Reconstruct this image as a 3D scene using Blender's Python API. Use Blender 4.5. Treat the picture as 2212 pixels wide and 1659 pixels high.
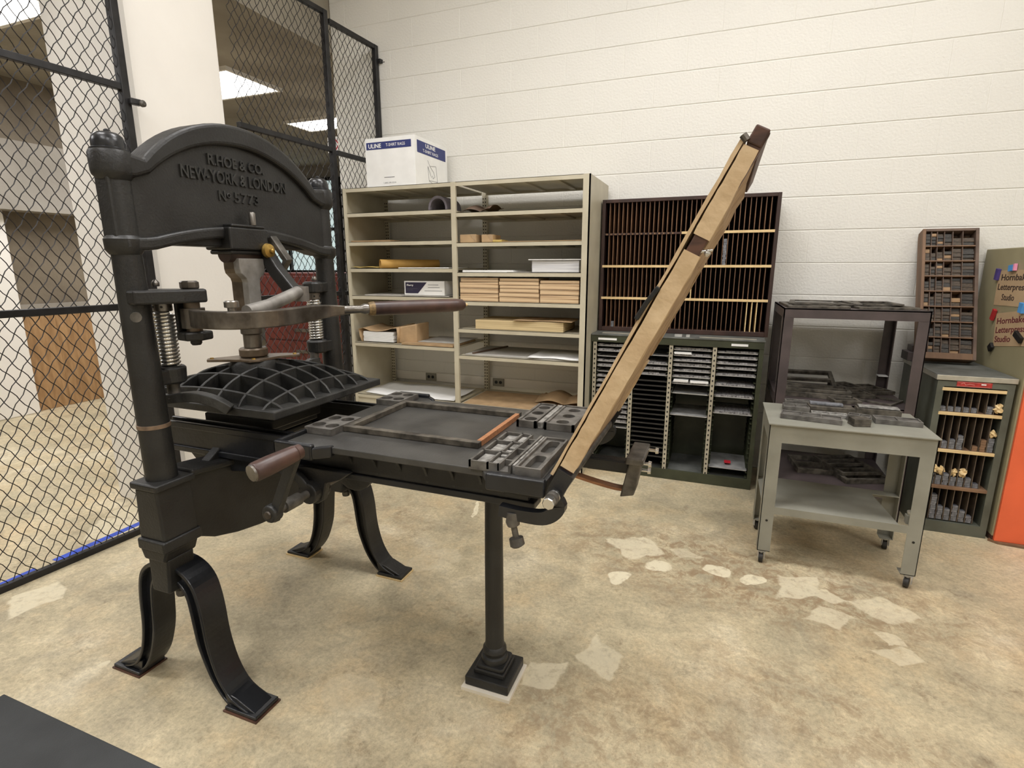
import bpy, math, random
from mathutils import Vector, Matrix, Euler
random.seed(7)
PI = math.pi
for o in list(bpy.data.objects): bpy.data.objects.remove(o)
S = bpy.context.scene
C = S.collection

# ------------------------------------------------------------------ camera
cam = bpy.data.cameras.new('camera'); cam.sensor_width = 36.0; cam.lens = 1156.98 * 36.0 / 2212.0
cam.clip_start = 0.05; cam.clip_end = 60
co = bpy.data.objects.new('camera', cam); C.objects.link(co)
yaw, pitch, roll = math.radians(-21.116), math.radians(12.29), math.radians(-0.011)
fwd = Vector((math.sin(yaw) * math.cos(pitch), math.cos(yaw) * math.cos(pitch), -math.sin(pitch)))
right = Vector((math.cos(yaw), -math.sin(yaw), 0))
up = right.cross(fwd)
co.matrix_world = Matrix(((right.x, up.x, -fwd.x, 2.5589), (right.y, up.y, -fwd.y, -3.9837), (right.z, up.z, -fwd.z, 1.3955), (0, 0, 0, 1)))
S.camera = co
S.view_settings.view_transform = 'Standard'; S.view_settings.look = 'None'
S.view_settings.gamma = 1; S.view_settings.use_curve_mapping = False
S.view_settings.exposure = -0.05
W = bpy.data.worlds.new('world'); S.world = W; W.use_nodes = True
W.node_tree.nodes['Background'].inputs[0].default_value = (0.75, 0.72, 0.68, 1)
W.node_tree.nodes['Background'].inputs[1].default_value = 0.15

# ------------------------------------------------------------------ colour + material helpers
def sr(r, g, b):
    f = lambda c: (c / 255 / 12.92) if c / 255 <= 0.04045 else ((c / 255 + 0.055) / 1.055) ** 2.4
    return (f(r), f(g), f(b), 1)

def mat(name, c, rough=0.6, metal=0.0, var=0.12, scale=12.0, bump=0.0, bscale=60.0, c2=None, spec=0.5, stretch=(1, 1, 1), detail=5, lo=0.35, hi=0.65):
    m = bpy.data.materials.new(name); m.use_nodes = True
    nt = m.node_tree; N = nt.nodes; L = nt.links; b = N['Principled BSDF']
    tc = N.new('ShaderNodeTexCoord'); mp = N.new('ShaderNodeMapping'); L.new(tc.outputs['Object'], mp.inputs[0])
    mp.inputs['Scale'].default_value = stretch
    no = N.new('ShaderNodeTexNoise'); no.inputs['Scale'].default_value = scale; no.inputs['Detail'].default_value = detail
    L.new(mp.outputs[0], no.inputs['Vector'])
    cr = N.new('ShaderNodeValToRGB'); e = cr.color_ramp.elements
    if c2 is None: c2 = tuple(max(0, x * (1 - 2 * var)) for x in c[:3]) + (1,)
    e[0].position = lo; e[1].position = hi; e[0].color = c2; e[1].color = c
    L.new(no.outputs[0], cr.inputs[0]); L.new(cr.outputs[0], b.inputs['Base Color'])
    b.inputs['Roughness'].default_value = rough; b.inputs['Metallic'].default_value = metal
    b.inputs['Specular IOR Level'].default_value = spec
    if bump > 0:
        n2 = N.new('ShaderNodeTexNoise'); n2.inputs['Scale'].default_value = bscale; n2.inputs['Detail'].default_value = 4
        L.new(mp.outputs[0], n2.inputs['Vector'])
        bp = N.new('ShaderNodeBump'); bp.inputs['Strength'].default_value = 1; bp.inputs['Distance'].default_value = bump
        L.new(n2.outputs[0], bp.inputs['Height']); L.new(bp.outputs[0], b.inputs['Normal'])
    return m

def emis(name, c, s):
    m = bpy.data.materials.new(name); m.use_nodes = True
    nt = m.node_tree; N = nt.nodes; b = N['Principled BSDF']
    b.inputs['Base Color'].default_value = c; b.inputs['Emission Color'].default_value = c; b.inputs['Emission Strength'].default_value = s
    return m

M = {}
M['iron'] = mat('black_iron', sr(38, 38, 37), 0.45, 0.0, 0.3, 9, 0.0010, 140, c2=sr(25, 24, 23), spec=0.5)
M['iron_dust'] = mat('dusty_black_iron', sr(54, 54, 52), 0.5, 0.0, 0.2, 14, 0.001, 160, c2=sr(30, 30, 29))
M['bed_top'] = mat('worn_bed_surface', sr(78, 77, 74), 0.38, 0.1, 0.2, 7, 0.0005, 160, c2=sr(54, 53, 51))
M['ironworn'] = mat('worn_iron', sr(108, 104, 98), 0.45, 0.35, 0.3, 22, 0.0006, 150, c2=sr(66, 63, 58))
M['iron_blue'] = mat('gloss_black_iron', sr(33, 35, 39), 0.30, 0.0, 0.3, 9, 0.0006, 90, c2=sr(21, 22, 25), spec=0.55)
M['steel'] = mat('steel', sr(150, 146, 140), 0.32, 0.8, 0.25, 18, 0.0003, 200, c2=sr(105, 100, 94))
M['steel_dk'] = mat('dark_steel', sr(120, 114, 106), 0.38, 0.75, 0.3, 14, 0.0003, 200, c2=sr(72, 66, 60))
M['chrome'] = mat('bright_steel', sr(215, 213, 208), 0.2, 0.9, 0.1, 20)
M['plate_steel'] = mat('brushed_steel_plate', sr(152, 149, 144), 0.45, 0.25, 0.2, 16, 0.0003, 150, c2=sr(112, 108, 103))
M['brown_iron'] = mat('browned_iron', sr(72, 56, 48), 0.4, 0.1, 0.25, 16, c2=sr(48, 38, 33))
M['brass'] = mat('brass', sr(200, 165, 90), 0.35, 0.85, 0.2, 20)
M['brownsteel'] = mat('browned_steel', sr(122, 108, 92), 0.4, 0.5, 0.25, 20)
M['handle'] = mat('handle_wood', sr(84, 60, 52), 0.38, 0.0, 0.4, 12, c2=sr(50, 34, 32), stretch=(1, 1, 1))
M['handle_band'] = mat('handle_band', sr(150, 125, 85), 0.5, 0.2, 0.3, 60)
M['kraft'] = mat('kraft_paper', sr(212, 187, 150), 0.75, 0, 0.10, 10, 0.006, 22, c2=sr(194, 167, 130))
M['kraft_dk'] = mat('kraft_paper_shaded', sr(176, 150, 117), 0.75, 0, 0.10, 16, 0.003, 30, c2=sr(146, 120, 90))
M['wood_dk'] = mat('dark_wood', sr(92, 62, 48), 0.5, 0, 0.3, 14, c2=sr(58, 38, 30), stretch=(1, 1, 4))
M['wood_or'] = mat('orange_wood', sr(178, 126, 88), 0.45, 0, 0.2, 16, c2=sr(146, 98, 66), stretch=(1, 6, 6))
M['wood_lt'] = mat('pale_wood', sr(226, 200, 150), 0.6, 0, 0.12, 16, c2=sr(208, 180, 130), stretch=(1, 8, 8))
M['plate'] = mat('type_metal_plate', sr(118, 115, 110), 0.5, 0.2, 0.25, 24, 0.0008, 120, c2=sr(80, 77, 73))
M['plate_lt'] = mat('bright_type_metal', sr(172, 170, 166), 0.45, 0.3, 0.25, 50, 0.0012, 160, c2=sr(110, 108, 104))
M['white_wall'] = mat('painted_block', sr(228, 226, 219), 0.55, 0, 0.012, 2, 0.0030, 70)
M['mortar'] = mat('painted_mortar', sr(214, 208, 196), 0.7, 0, 0.05, 8)
M['pillar'] = mat('painted_pillar', sr(240, 236, 229), 0.5, 0, 0.02, 3, 0.0006, 60)
M['ceil'] = mat('raw_concrete', sr(166, 159, 144), 0.85, 0, 0.12, 1.6, 0.003, 30, c2=sr(138, 131, 117))
M['ceil_tile'] = mat('white_ceiling', sr(230, 226, 218), 0.8, 0, 0.03, 4)
M['conc'] = mat('grey_concrete', sr(160, 154, 144), 0.85, 0, 0.08, 1.8, 0.003, 30, c2=sr(142, 136, 126))
M['conc_dk'] = mat('dark_concrete', sr(128, 117, 100), 0.85, 0, 0.12, 2.5, 0.003, 30, c2=sr(105, 95, 80))
M['cardboard'] = mat('brown_plywood', sr(176, 140, 98), 0.7, 0, 0.12, 5, c2=sr(146, 112, 74), stretch=(1, 5, 1))
M['fence'] = mat('black_fence_paint', sr(40, 39, 40), 0.45, 0.2, 0.3, 16)
M['wire'] = mat('black_wire', sr(36, 32, 31), 0.6, 0.0, 0.3, 30)
M['tape'] = mat('blue_tape', sr(52, 88, 214), 0.5, 0, 0.15, 10)
M['shelf'] = mat('beige_enamel', sr(196, 189, 168), 0.45, 0, 0.05, 6, c2=sr(184, 176, 154))
M['green'] = mat('olive_enamel', sr(62, 66, 48), 0.45, 0, 0.2, 10, c2=sr(48, 51, 36))
M['green_top'] = mat('worn_grey_top', sr(112, 114, 110), 0.5, 0.1, 0.25, 10, c2=sr(80, 82, 78))
M['galley'] = mat('galley_steel', sr(205, 205, 203), 0.4, 0.35, 0.2, 14, c2=sr(160, 160, 158))
M['galley_dk'] = mat('galley_dark_steel', sr(62, 60, 58), 0.5, 0.3, 0.25, 14)
M['type'] = mat('stored_type', sr(172, 170, 170), 0.55, 0.2, 0.35, 90, 0.002, 150, c2=sr(92, 90, 90))
M['cream'] = mat('slotted_upright', sr(178, 170, 150), 0.5, 0, 0.1, 10)
M['brown'] = mat('brown_cabinet_wood', sr(66, 44, 37), 0.5, 0, 0.3, 10, c2=sr(46, 30, 25), stretch=(1, 1, .3))
M['brown_div'] = mat('brown_divider_wood', sr(132, 98, 70), 0.55, 0, 0.3, 12, c2=sr(84, 60, 44), stretch=(3, 3, .5))
M['brown_in'] = mat('dark_back_board', sr(46, 30, 22), 0.7, 0, 0.3, 9, c2=sr(32, 20, 15))
M['rack'] = mat('purple_brown_enamel', sr(82, 72, 72), 0.45, 0, 0.12, 8, c2=sr(66, 58, 58))
M['chase'] = mat('old_chase_iron', sr(104, 98, 88), 0.55, 0.2, 0.3, 26, c2=sr(52, 48, 42))
M['bench'] = mat('grey_green_enamel', sr(150, 149, 138), 0.42, 0, 0.07, 6, c2=sr(136, 135, 124))
M['rubber'] = mat('rubber', sr(48, 46, 44), 0.6, 0, 0.2, 20)
M['mat'] = mat('rubber_mat', sr(62, 64, 65), 0.75, 0, 0.12, 8, 0.001, 200)
M['grey_green'] = mat('small_cabinet_enamel', sr(96, 99, 88), 0.45, 0, 0.12, 8, c2=sr(80, 82, 72))
M['cell_div'] = mat('old_divider_board', sr(104, 90, 74), 0.6, 0, 0.25, 12, c2=sr(70, 60, 50))
M['alu'] = mat('aluminium_edge', sr(190, 186, 172), 0.4, 0.4, 0.1, 20)
M['case'] = mat('type_case_wood', sr(134, 104, 78), 0.6, 0, 0.25, 10, c2=sr(100, 74, 54), stretch=(1, 1, .2))
M['case_dk'] = mat('type_case_front', sr(112, 92, 78), 0.6, 0, 0.3, 14, c2=sr(84, 68, 58))
M['sort'] = mat('inked_wood_type', sr(70, 66, 60), 0.55, 0, 0.3, 70, 0.002, 110, c2=sr(46, 44, 42))
M['sort_b'] = mat('inked_wood_type_brown', sr(92, 78, 62), 0.55, 0, 0.3, 70, 0.002, 110, c2=sr(62, 54, 46))
M['sort_lt'] = mat('pale_wood_type', sr(166, 138, 104), 0.6, 0, 0.2, 30, c2=sr(150, 118, 84))
M['olive'] = mat('olive_steel_side', sr(160, 152, 120), 0.5, 0, 0.05, 5)
M['orange'] = mat('orange_laminate', sr(238, 108, 66), 0.5, 0, 0.05, 5)
M['white'] = mat('white_paper', sr(238, 238, 236), 0.6, 0, 0.03, 12)
M['greyp'] = mat('grey_board', sr(190, 187, 180), 0.7, 0, 0.08, 8)
M['chip'] = mat('chipboard_edges', sr(226, 200, 162), 0.7, 0, 0.16, 2, c2=sr(168, 136, 102), stretch=(1, 1, 130), lo=.42, hi=.58)
M['chip2'] = mat('tan_board_edges', sr(214, 194, 150), 0.7, 0, 0.12, 2, c2=sr(184, 162, 122), stretch=(1, 1, 130), lo=.4, hi=.6)
M['ream'] = mat('white_paper_edges', sr(226, 226, 226), 0.7, 0, 0.12, 2, c2=sr(180, 180, 184), stretch=(1, 1, 150), lo=.4, hi=.6)
M['yellowp'] = mat('yellow_paper', sr(214, 186, 108), 0.7, 0, 0.1, 10)
M['manila'] = mat('manila_roll', sr(208, 164, 88), 0.6, 0, 0.1, 8)
M['brownp'] = mat('brown_wrapping', sr(186, 156, 118), 0.7, 0, 0.12, 10, 0.002, 30)
M['felt'] = mat('grey_felt', sr(112, 106, 112), 0.9, 0, 0.12, 20)
M['darkp'] = mat('dark_brown_paper', sr(104, 84, 68), 0.7, 0, 0.2, 10)
M['blue'] = mat('navy_print', sr(42, 52, 112), 0.5, 0, 0.05, 10)
M['navy'] = mat('dark_navy_print', sr(44, 40, 66), 0.5, 0, 0.05, 10)
M['ink'] = mat('grey_ink', sr(96, 96, 100), 0.6, 0, 0.05, 10)
M['black'] = mat('black_plastic', sr(22, 22, 22), 0.5, 0, 0.1, 10)
M['red'] = mat('red_print', sr(196, 40, 52), 0.5, 0, 0.05, 10)
M['redplate'] = mat('red_name_plate', sr(178, 52, 48), 0.45, 0, 0.15, 60)
M['pink'] = mat('pale_red_line', sr(224, 160, 150), 0.5, 0, 0.05, 60)
M['maroon'] = mat('maroon_steel', sr(104, 40, 32), 0.4, 0, 0.12, 5)
M['glass_lit'] = emis('lit_window_pane', sr(205, 225, 225), 0.75)
M['diff'] = emis('light_diffuser', (1.0, 0.98, 0.95, 1), 6.0)
M['sheet1'] = mat('poster_paper', sr(196, 168, 132), 0.7, 0, 0.06, 10)
M['inkbrown'] = mat('brown_letter_ink', sr(62, 46, 40), 0.6, 0, 0.05, 10)
M['inkred'] = mat('maroon_letter_ink', sr(112, 40, 50), 0.6, 0, 0.05, 10)
M['mag_b'] = mat('blue_magnet', sr(84, 156, 222), 0.5, 0, 0.05, 10)
M['mag_p'] = mat('violet_magnet', sr(76, 62, 130), 0.5, 0, 0.05, 10)
M['mag_r'] = mat('red_magnet', sr(176, 42, 46), 0.5, 0, 0.05, 10)
M['mag_pk'] = mat('pink_magnet', sr(232, 150, 180), 0.5, 0, 0.05, 10)
M['lead'] = mat('lead_spacing', sr(138, 140, 146), 0.5, 0.3, 0.25, 60, 0.001, 120, c2=sr(96, 98, 104))
M['beltm'] = mat('leather_belt', sr(120, 84, 62), 0.6, 0, 0.2, 20)
M['whiteb'] = mat('white_board', sr(232, 224, 208), 0.6, 0, 0.05, 10)
M['bandm'] = mat('wire_band', sr(140, 118, 98), 0.5, 0.3, 0.2, 30)
M['outlet'] = mat('outlet_steel', sr(150, 146, 134), 0.5, 0.3, 0.1, 10)

# ------------------------------------------------------------------ mesh builder
class MB:
    def __init__(s): s.v = []; s.f = []
    def add(s, vs, fs, T=None):
        k = len(s.v)
        for p in vs:
            p = Vector(p)
            s.v.append(T @ p if T is not None else p)
        s.f += [tuple(i + k for i in f) for f in fs]; return s
    def box(s, x0, x1, y0, y1, z0, z1, T=None):
        vs = [(x0, y0, z0), (x1, y0, z0), (x1, y1, z0), (x0, y1, z0), (x0, y0, z1), (x1, y0, z1), (x1, y1, z1), (x0, y1, z1)]
        return s.add(vs, [(0, 3, 2, 1), (4, 5, 6, 7), (0, 1, 5, 4), (1, 2, 6, 5), (2, 3, 7, 6), (3, 0, 4, 7)], T)
    def obox(s, c, d, e=(0, 0, 0)):
        T = Matrix.Translation(c) @ Euler(e).to_matrix().to_4x4()
        return s.box(-d[0] / 2, d[0] / 2, -d[1] / 2, d[1] / 2, -d[2] / 2, d[2] / 2, T)
    def prism(s, poly, a, b, ax='y', T=None):
        n = len(poly)
        mk = {'x': lambda p, t: (t, p[0], p[1]), 'y': lambda p, t: (p[0], t, p[1]), 'z': lambda p, t: (p[0], p[1], t)}[ax]
        vs = [mk(p, a) for p in poly] + [mk(p, b) for p in poly]
        fs = [tuple(range(n)), tuple(range(2 * n - 1, n - 1, -1))] + [(i, i + n, (i + 1) % n + n, (i + 1) % n) for i in range(n)]
        return s.add(vs, fs, T)
    def tube(s, pts, r, n=10, closed=False, flat=None):
        pts = [Vector(p) for p in pts]; m = len(pts)
        rr = r if isinstance(r, (list, tuple)) else [r] * m
        k = len(s.v); u = None
        for i, p in enumerate(pts):
            if closed: t = pts[(i + 1) % m] - pts[i - 1]
            else: t = pts[min(i + 1, m - 1)] - pts[max(i - 1, 0)]
            if t.length < 1e-9: t = Vector((0, 0, 1))
            t.normalize()
            if u is None:
                u = t.cross(Vector((0, 0, 1)) if abs(t.z) < .95 else Vector((1, 0, 0))).normalized()
            u = (u - t * u.dot(t)).normalized(); w = t.cross(u)
            for j in range(n):
                a = 2 * PI * j / n
                s.v.append(p + (u * math.cos(a) + w * math.sin(a)) * rr[i])
        for i in range(m if closed else m - 1):
            for j in range(n):
                a = k + i * n + j; b = k + i * n + (j + 1) % n; i2 = (i + 1) % m
                s.f.append((a, b, k + i2 * n + (j + 1) % n, k + i2 * n + j))
        if not closed:
            s.f.append(tuple(k + j for j in range(n - 1, -1, -1))); s.f.append(tuple(k + (m - 1) * n + j for j in range(n)))
        return s
    def cyl(s, p0, p1, r, r1=None, n=20): return s.tube([p0, p1], [r, r if r1 is None else r1], n)
    def lathe(s, prof, c, n=24, ax='z'):
        k = len(s.v)
        for r, z in prof:
            for j in range(n):
                a = 2 * PI * j / n; x, y = r * math.cos(a), r * math.sin(a)
                d = {'z': (x, y, z), 'x': (z, x, y), 'y': (x, z, y)}[ax]
                s.v.append(Vector(c) + Vector(d))
        m = len(prof)
        for i in range(m - 1):
            for j in range(n):
                a = k + i * n + j; b = k + i * n + (j + 1) % n
                s.f.append((a, b, b + n, a + n))
        s.f.append(tuple(k + j for j in range(n - 1, -1, -1))); s.f.append(tuple(k + (m - 1) * n + j for j in range(n)))
        return s
    def sweep(s, path, w, h, upv=(0, 0, 1)):   # rectangular bar along a path; w across, h along upv
        upv = Vector(upv); path = [Vector(p) for p in path]; m = len(path); k = len(s.v)
        ww = w if isinstance(w, (list, tuple)) else [w] * m; hh = h if isinstance(h, (list, tuple)) else [h] * m
        for i, p in enumerate(path):
            t = (path[min(i + 1, m - 1)] - path[max(i - 1, 0)]).normalized()
            sd = t.cross(upv).normalized(); uu = sd.cross(t).normalized()
            for a, b in ((-1, -1), (1, -1), (1, 1), (-1, 1)): s.v.append(p + sd * a * ww[i] / 2 + uu * b * hh[i] / 2)
        for i in range(m - 1):
            for j in range(4):
                a = k + i * 4 + j; b = k + i * 4 + (j + 1) % 4
                s.f.append((a, b, b + 4, a + 4))
        s.f.append((k + 3, k + 2, k + 1, k)); s.f.append(tuple(k + (m - 1) * 4 + j for j in range(4)))
        return s
    def holecell(s, x0, x1, y0, y1, z0, z1, cx, cy, rx, ry, n=24, e=2.0, floor=None):
        k = len(s.v); ring = []
        for j in range(n):
            a = 2 * PI * (j + .5) / n; ca, sa = math.cos(a), math.sin(a)
            hx = cx + rx * math.copysign(abs(ca) ** (2 / e), ca); hy = cy + ry * math.copysign(abs(sa) ** (2 / e), sa)
            tx = ((x1 if ca > 0 else x0) - cx) / ca if abs(ca) > 1e-6 else 1e9; ty = ((y1 if sa > 0 else y0) - cy) / sa if abs(sa) > 1e-6 else 1e9
            t = min(tx, ty); ring.append(((cx + ca * t, cy + sa * t), (hx, hy)))
        # snap nearest outer points to the rectangle corners
        for (qx, qy) in ((x0, y0), (x1, y0), (x1, y1), (x0, y1)):
            bi = min(range(n), key=lambda i: (ring[i][0][0] - qx) ** 2 + (ring[i][0][1] - qy) ** 2); ring[bi] = ((qx, qy), ring[bi][1])
        for (o, h) in ring:
            s.v += [Vector((o[0], o[1], z1)), Vector((h[0], h[1], z1)), Vector((h[0], h[1], z0)), Vector((o[0], o[1], z0))]
        for j in range(n):
            a = k + 4 * j; b = k + 4 * ((j + 1) % n)
            for q in range(4): s.f.append((a + q, b + q, b + (q + 1) % 4, a + (q + 1) % 4))
        return s
    def build(s, name, m, parent=None, bevel=0.0, smooth=None, local=False, seg=2, sub=0):
        me = bpy.data.meshes.new(name)
        off = Vector((0, 0, 0))
        if parent is not None and not local:
            p = parent
            while p is not None: off += p.location; p = p.parent
        me.from_pydata([tuple(v - off) for v in s.v], [], s.f); me.update()
        me.materials.append(M[m] if isinstance(m, str) else m)
        o = bpy.data.objects.new(name, me); C.objects.link(o)
        if parent is not None: o.parent = parent
        import bmesh
        bm = bmesh.new(); bm.from_mesh(me); bmesh.ops.recalc_face_normals(bm, faces=bm.faces); bm.to_mesh(me); bm.free()
        if smooth is not None:
            for p in me.polygons: p.use_smooth = True
            me.set_sharp_from_angle(angle=math.radians(smooth))
        if bevel > 0:
            b = o.modifiers.new('bevel', 'BEVEL'); b.width = bevel; b.segments = seg; b.limit_method = 'ANGLE'; b.angle_limit = math.radians(40)
        if sub:
            q = o.modifiers.new('sub', 'SUBSURF'); q.levels = sub; q.render_levels = sub
        return o

def tag(o, label=None, cat=None, group=None, kind=None):
    if label: o['label'] = label
    if cat: o['category'] = cat
    if group: o['group'] = group
    if kind: o['kind'] = kind
    return o
def thing(name, label, cat, loc=(0, 0, 0), rz=0.0, group=None):
    o = bpy.data.objects.new(name, None); C.objects.link(o); o.empty_display_size = .1
    o.location = loc; o.rotation_euler = (0, 0, rz); return tag(o, label, cat, group)
def struct(name, mb, m, parent=None, **k):
    o = mb.build(name, m, parent, **k)
    if parent is None: o['kind'] = 'structure'
    return o
def single(name, mb, m, label, cat, group=None, **k): return tag(mb.build(name, m, None, **k), label, cat, group)
def copy_tree(o, parent=None):
    c = o.copy(); C.objects.link(c); c.parent = parent
    for ch in o.children: copy_tree(ch, c)
    return c
def text(name, s, m, parent, origin, ux, uy, h, width=None, ext=0.0005, align='LEFT', bold=0.0):
    cu = bpy.data.curves.new('t', 'FONT'); cu.body = s; cu.size = 1; cu.extrude = 0; cu.offset = bold; cu.align_x = 'LEFT'
    cu.resolution_u = 3
    t = bpy.data.objects.new('t', cu); C.objects.link(t)
    dg = bpy.context.evaluated_depsgraph_get(); me = bpy.data.meshes.new_from_object(t.evaluated_get(dg))
    bpy.data.objects.remove(t)
    vs = [v.co.copy() for v in me.vertices]; fs = [tuple(p.vertices) for p in me.polygons]
    bpy.data.meshes.remove(me)
    xs = [v.x for v in vs]; x0, x1 = min(xs), max(xs); capH = 0.70
    sy = h / capH; sx = sy if width is None else width / (x1 - x0)
    wd = (x1 - x0) * sx; sh = {'LEFT': 0, 'CENTER': -wd / 2, 'RIGHT': -wd}[align]
    ux = Vector(ux).normalized(); uy = Vector(uy).normalized(); nz = ux.cross(uy); O = Vector(origin)
    mb = MB(); n = len(vs)
    P = [O + ux * ((v.x - x0) * sx + sh) + uy * (v.y * sy) for v in vs]
    mb.v = [p + nz * ext for p in P] + [p - nz * 0.0001 for p in P]
    mb.f = fs + [tuple(i + n for i in reversed(f)) for f in fs]
    ed = {}
    for f in fs:
        for i in range(len(f)):
            a, b = f[i], f[(i + 1) % len(f)]; k = (min(a, b), max(a, b)); ed.setdefault(k, []).append((a, b))
    for k, l in ed.items():
        if len(l) == 1: a, b = l[0]; mb.f.append((a, b, b + n, a + n)[::-1])
    return mb.build(name, m, parent)

# ------------------------------------------------------------------ floor
def floor_material():
    m = bpy.data.materials.new('stained_concrete_floor'); m.use_nodes = True
    nt = m.node_tree; N = nt.nodes; L = nt.links; b = N['Principled BSDF']
    tc = N.new('ShaderNodeTexCoord'); P = tc.outputs['Object']
    def noise(sc, det=6, rough=.6, dist=0.0, vec=None, st=None):
        n = N.new('ShaderNodeTexNoise'); n.inputs['Scale'].default_value = sc; n.inputs['Detail'].default_value = det
        n.inputs['Roughness'].default_value = rough; n.inputs['Distortion'].default_value = dist
        if st:
            mp = N.new('ShaderNodeMapping'); mp.inputs['Location'].default_value = st; L.new(P, mp.inputs[0]); L.new(mp.outputs[0], n.inputs['Vector'])
        else: L.new(P, n.inputs['Vector'])
        return n.outputs[0]
    def ramp(src, stops):
        c = N.new('ShaderNodeValToRGB'); e = c.color_ramp.elements
        while len(e) < len(stops): e.new(.5)
        for i, (p, col) in enumerate(stops): e[i].position = p; e[i].color = col
        L.new(src, c.inputs[0]); return c.outputs[0]
    def mix(f, a, c2, mode='MIX'):
        x = N.new('ShaderNodeMix'); x.data_type = 'RGBA'; x.blend_type = mode
        if isinstance(f, float): x.inputs[0].default_value = f
        else: L.new(f, x.inputs[0])
        for s, q in ((x.inputs[6], a), (x.inputs[7], c2)):
            if isinstance(q, tuple): s.default_value = q
            else: L.new(q, s)
        return x.outputs[2]
    g = lambda v: (v, v, v, 1)
    base = ramp(noise(1.4, 8, .62, .6), [(.30, sr(168, 157, 130)), (.45, sr(188, 176, 147)), (.56, sr(206, 192, 160)), (.70, sr(222, 211, 184))])
    tan = ramp(noise(2.6, 8, .7, .3, st=(3, 1, 0)), [(.48, g(0)), (.66, g(.75))])
    c = mix(tan, base, sr(204, 182, 144))
    gy = ramp(noise(3.4, 9, .7, .5, st=(9, 4, 0)), [(.50, g(0)), (.68, g(.7))])
    c = mix(gy, c, sr(160, 150, 128))
    br = ramp(noise(7, 10, .75, .4, st=(2, 7, 0)), [(.56, g(0)), (.72, g(.85))])
    rg = ramp(noise(.8, 3, .5, 0, st=(5, 5, 0)), [(.42, g(0)), (.56, g(1))])
    mm = N.new('ShaderNodeMath'); mm.operation = 'MULTIPLY'; L.new(br, mm.inputs[0]); L.new(rg, mm.inputs[1])
    c = mix(mm.outputs[0], c, sr(126, 106, 82))
    mt_ = ramp(noise(11, 12, .8, .5, st=(1, 2, 0)), [(.40, g(.86)), (.60, g(1.08))]); c = mix(1.0, c, mt_, 'MULTIPLY')
    fine = ramp(noise(60, 6, .75), [(.36, g(.78)), (.62, g(1.10))]); c = mix(1.0, c, fine, 'MULTIPLY')
    sp = ramp(noise(150, 2, .5), [(.30, g(.78)), (.38, g(1.0))]); c = mix(1.0, c, sp, 'MULTIPLY')
    # brown scuffed zones with their own places
    for (x, y, a, bb, ro, k) in ((2.75, -1.50, 1.05, .38, -.12, .8), (2.35, -2.55, .55, .28, .3, .5), (.9, -1.6, .5, .4, .2, .35), (3.0, -2.3, .6, .22, -.5, .5)):
        mp = N.new('ShaderNodeMapping'); mp.vector_type = 'TEXTURE'; mp.inputs['Location'].default_value = (x, y, 0); mp.inputs['Rotation'].default_value = (0, 0, ro); mp.inputs['Scale'].default_value = (a, bb, 1); L.new(P, mp.inputs[0])
        ln = N.new('ShaderNodeVectorMath'); ln.operation = 'LENGTH'; L.new(mp.outputs[0], ln.inputs[0])
        mr = N.new('ShaderNodeMapRange'); mr.inputs['From Min'].default_value = 1.15; mr.inputs['From Max'].default_value = .5; mr.inputs['To Max'].default_value = k; L.new(ln.outputs['Value'], mr.inputs['Value'])
        sn = ramp(noise(13, 12, .82, .6, st=(x, y, 0)), [(.47, g(0)), (.56, g(1))])
        mu = N.new('ShaderNodeMath'); mu.operation = 'MULTIPLY'; L.new(mr.outputs[0], mu.inputs[0]); L.new(sn, mu.inputs[1]); c = mix(mu.outputs[0], c, sr(148, 124, 96))
    # worn paint chips and patches, each with its own place and outline
    spots = [(2.247, -1.431, .118, .098, .8), (2.377, -1.571, .066, .055, 1), (2.214, -1.735, .062, .040, 1), (2.637, -1.513, .068, .040, 1), (2.796, -1.538, .055, .033, 1),
             (2.981, -1.521, .12, .07, .75), (3.093, -1.559, .060, .047, .7), (2.251, -2.271, .07, .085, .7), (2.075, -2.433, .085, .056, .7), (3.292, -1.578, .10, .08, .6), (3.067, -1.72, .08, .05, .6),
             (3.274, -1.788, .03, .04, .6), (3.28, -1.879, .07, .045, .5), (1.309, -1.323, .014, .10, 1), (.587, -2.962, .018, .012, 1), (-.441, -2.246, .16, .12, .8), (-.1, -2.80, .09, .10, .8), (-.55, -2.05, .14, .1, .6),
             (2.489, -1.401, .07, .047, .5), (.05, -2.2, .05, .16, .4), (1.35, -1.9, .14, .08, .3), (1.5, -2.75, .12, .08, .25)]
    warp = N.new('ShaderNodeTexNoise'); warp.inputs['Scale'].default_value = 7; warp.inputs['Detail'].default_value = 5; L.new(P, warp.inputs['Vector'])
    wv = N.new('ShaderNodeVectorMath'); wv.operation = 'MULTIPLY_ADD'; L.new(warp.outputs['Color'], wv.inputs[0]); wv.inputs[1].default_value = (.11, .11, 0); 
    ad = N.new('ShaderNodeVectorMath'); ad.operation = 'ADD'; L.new(P, ad.inputs[0]); ad.inputs[1].default_value = (-.055, -.055, 0); L.new(ad.outputs[0], wv.inputs[2])
    tot = None
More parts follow.
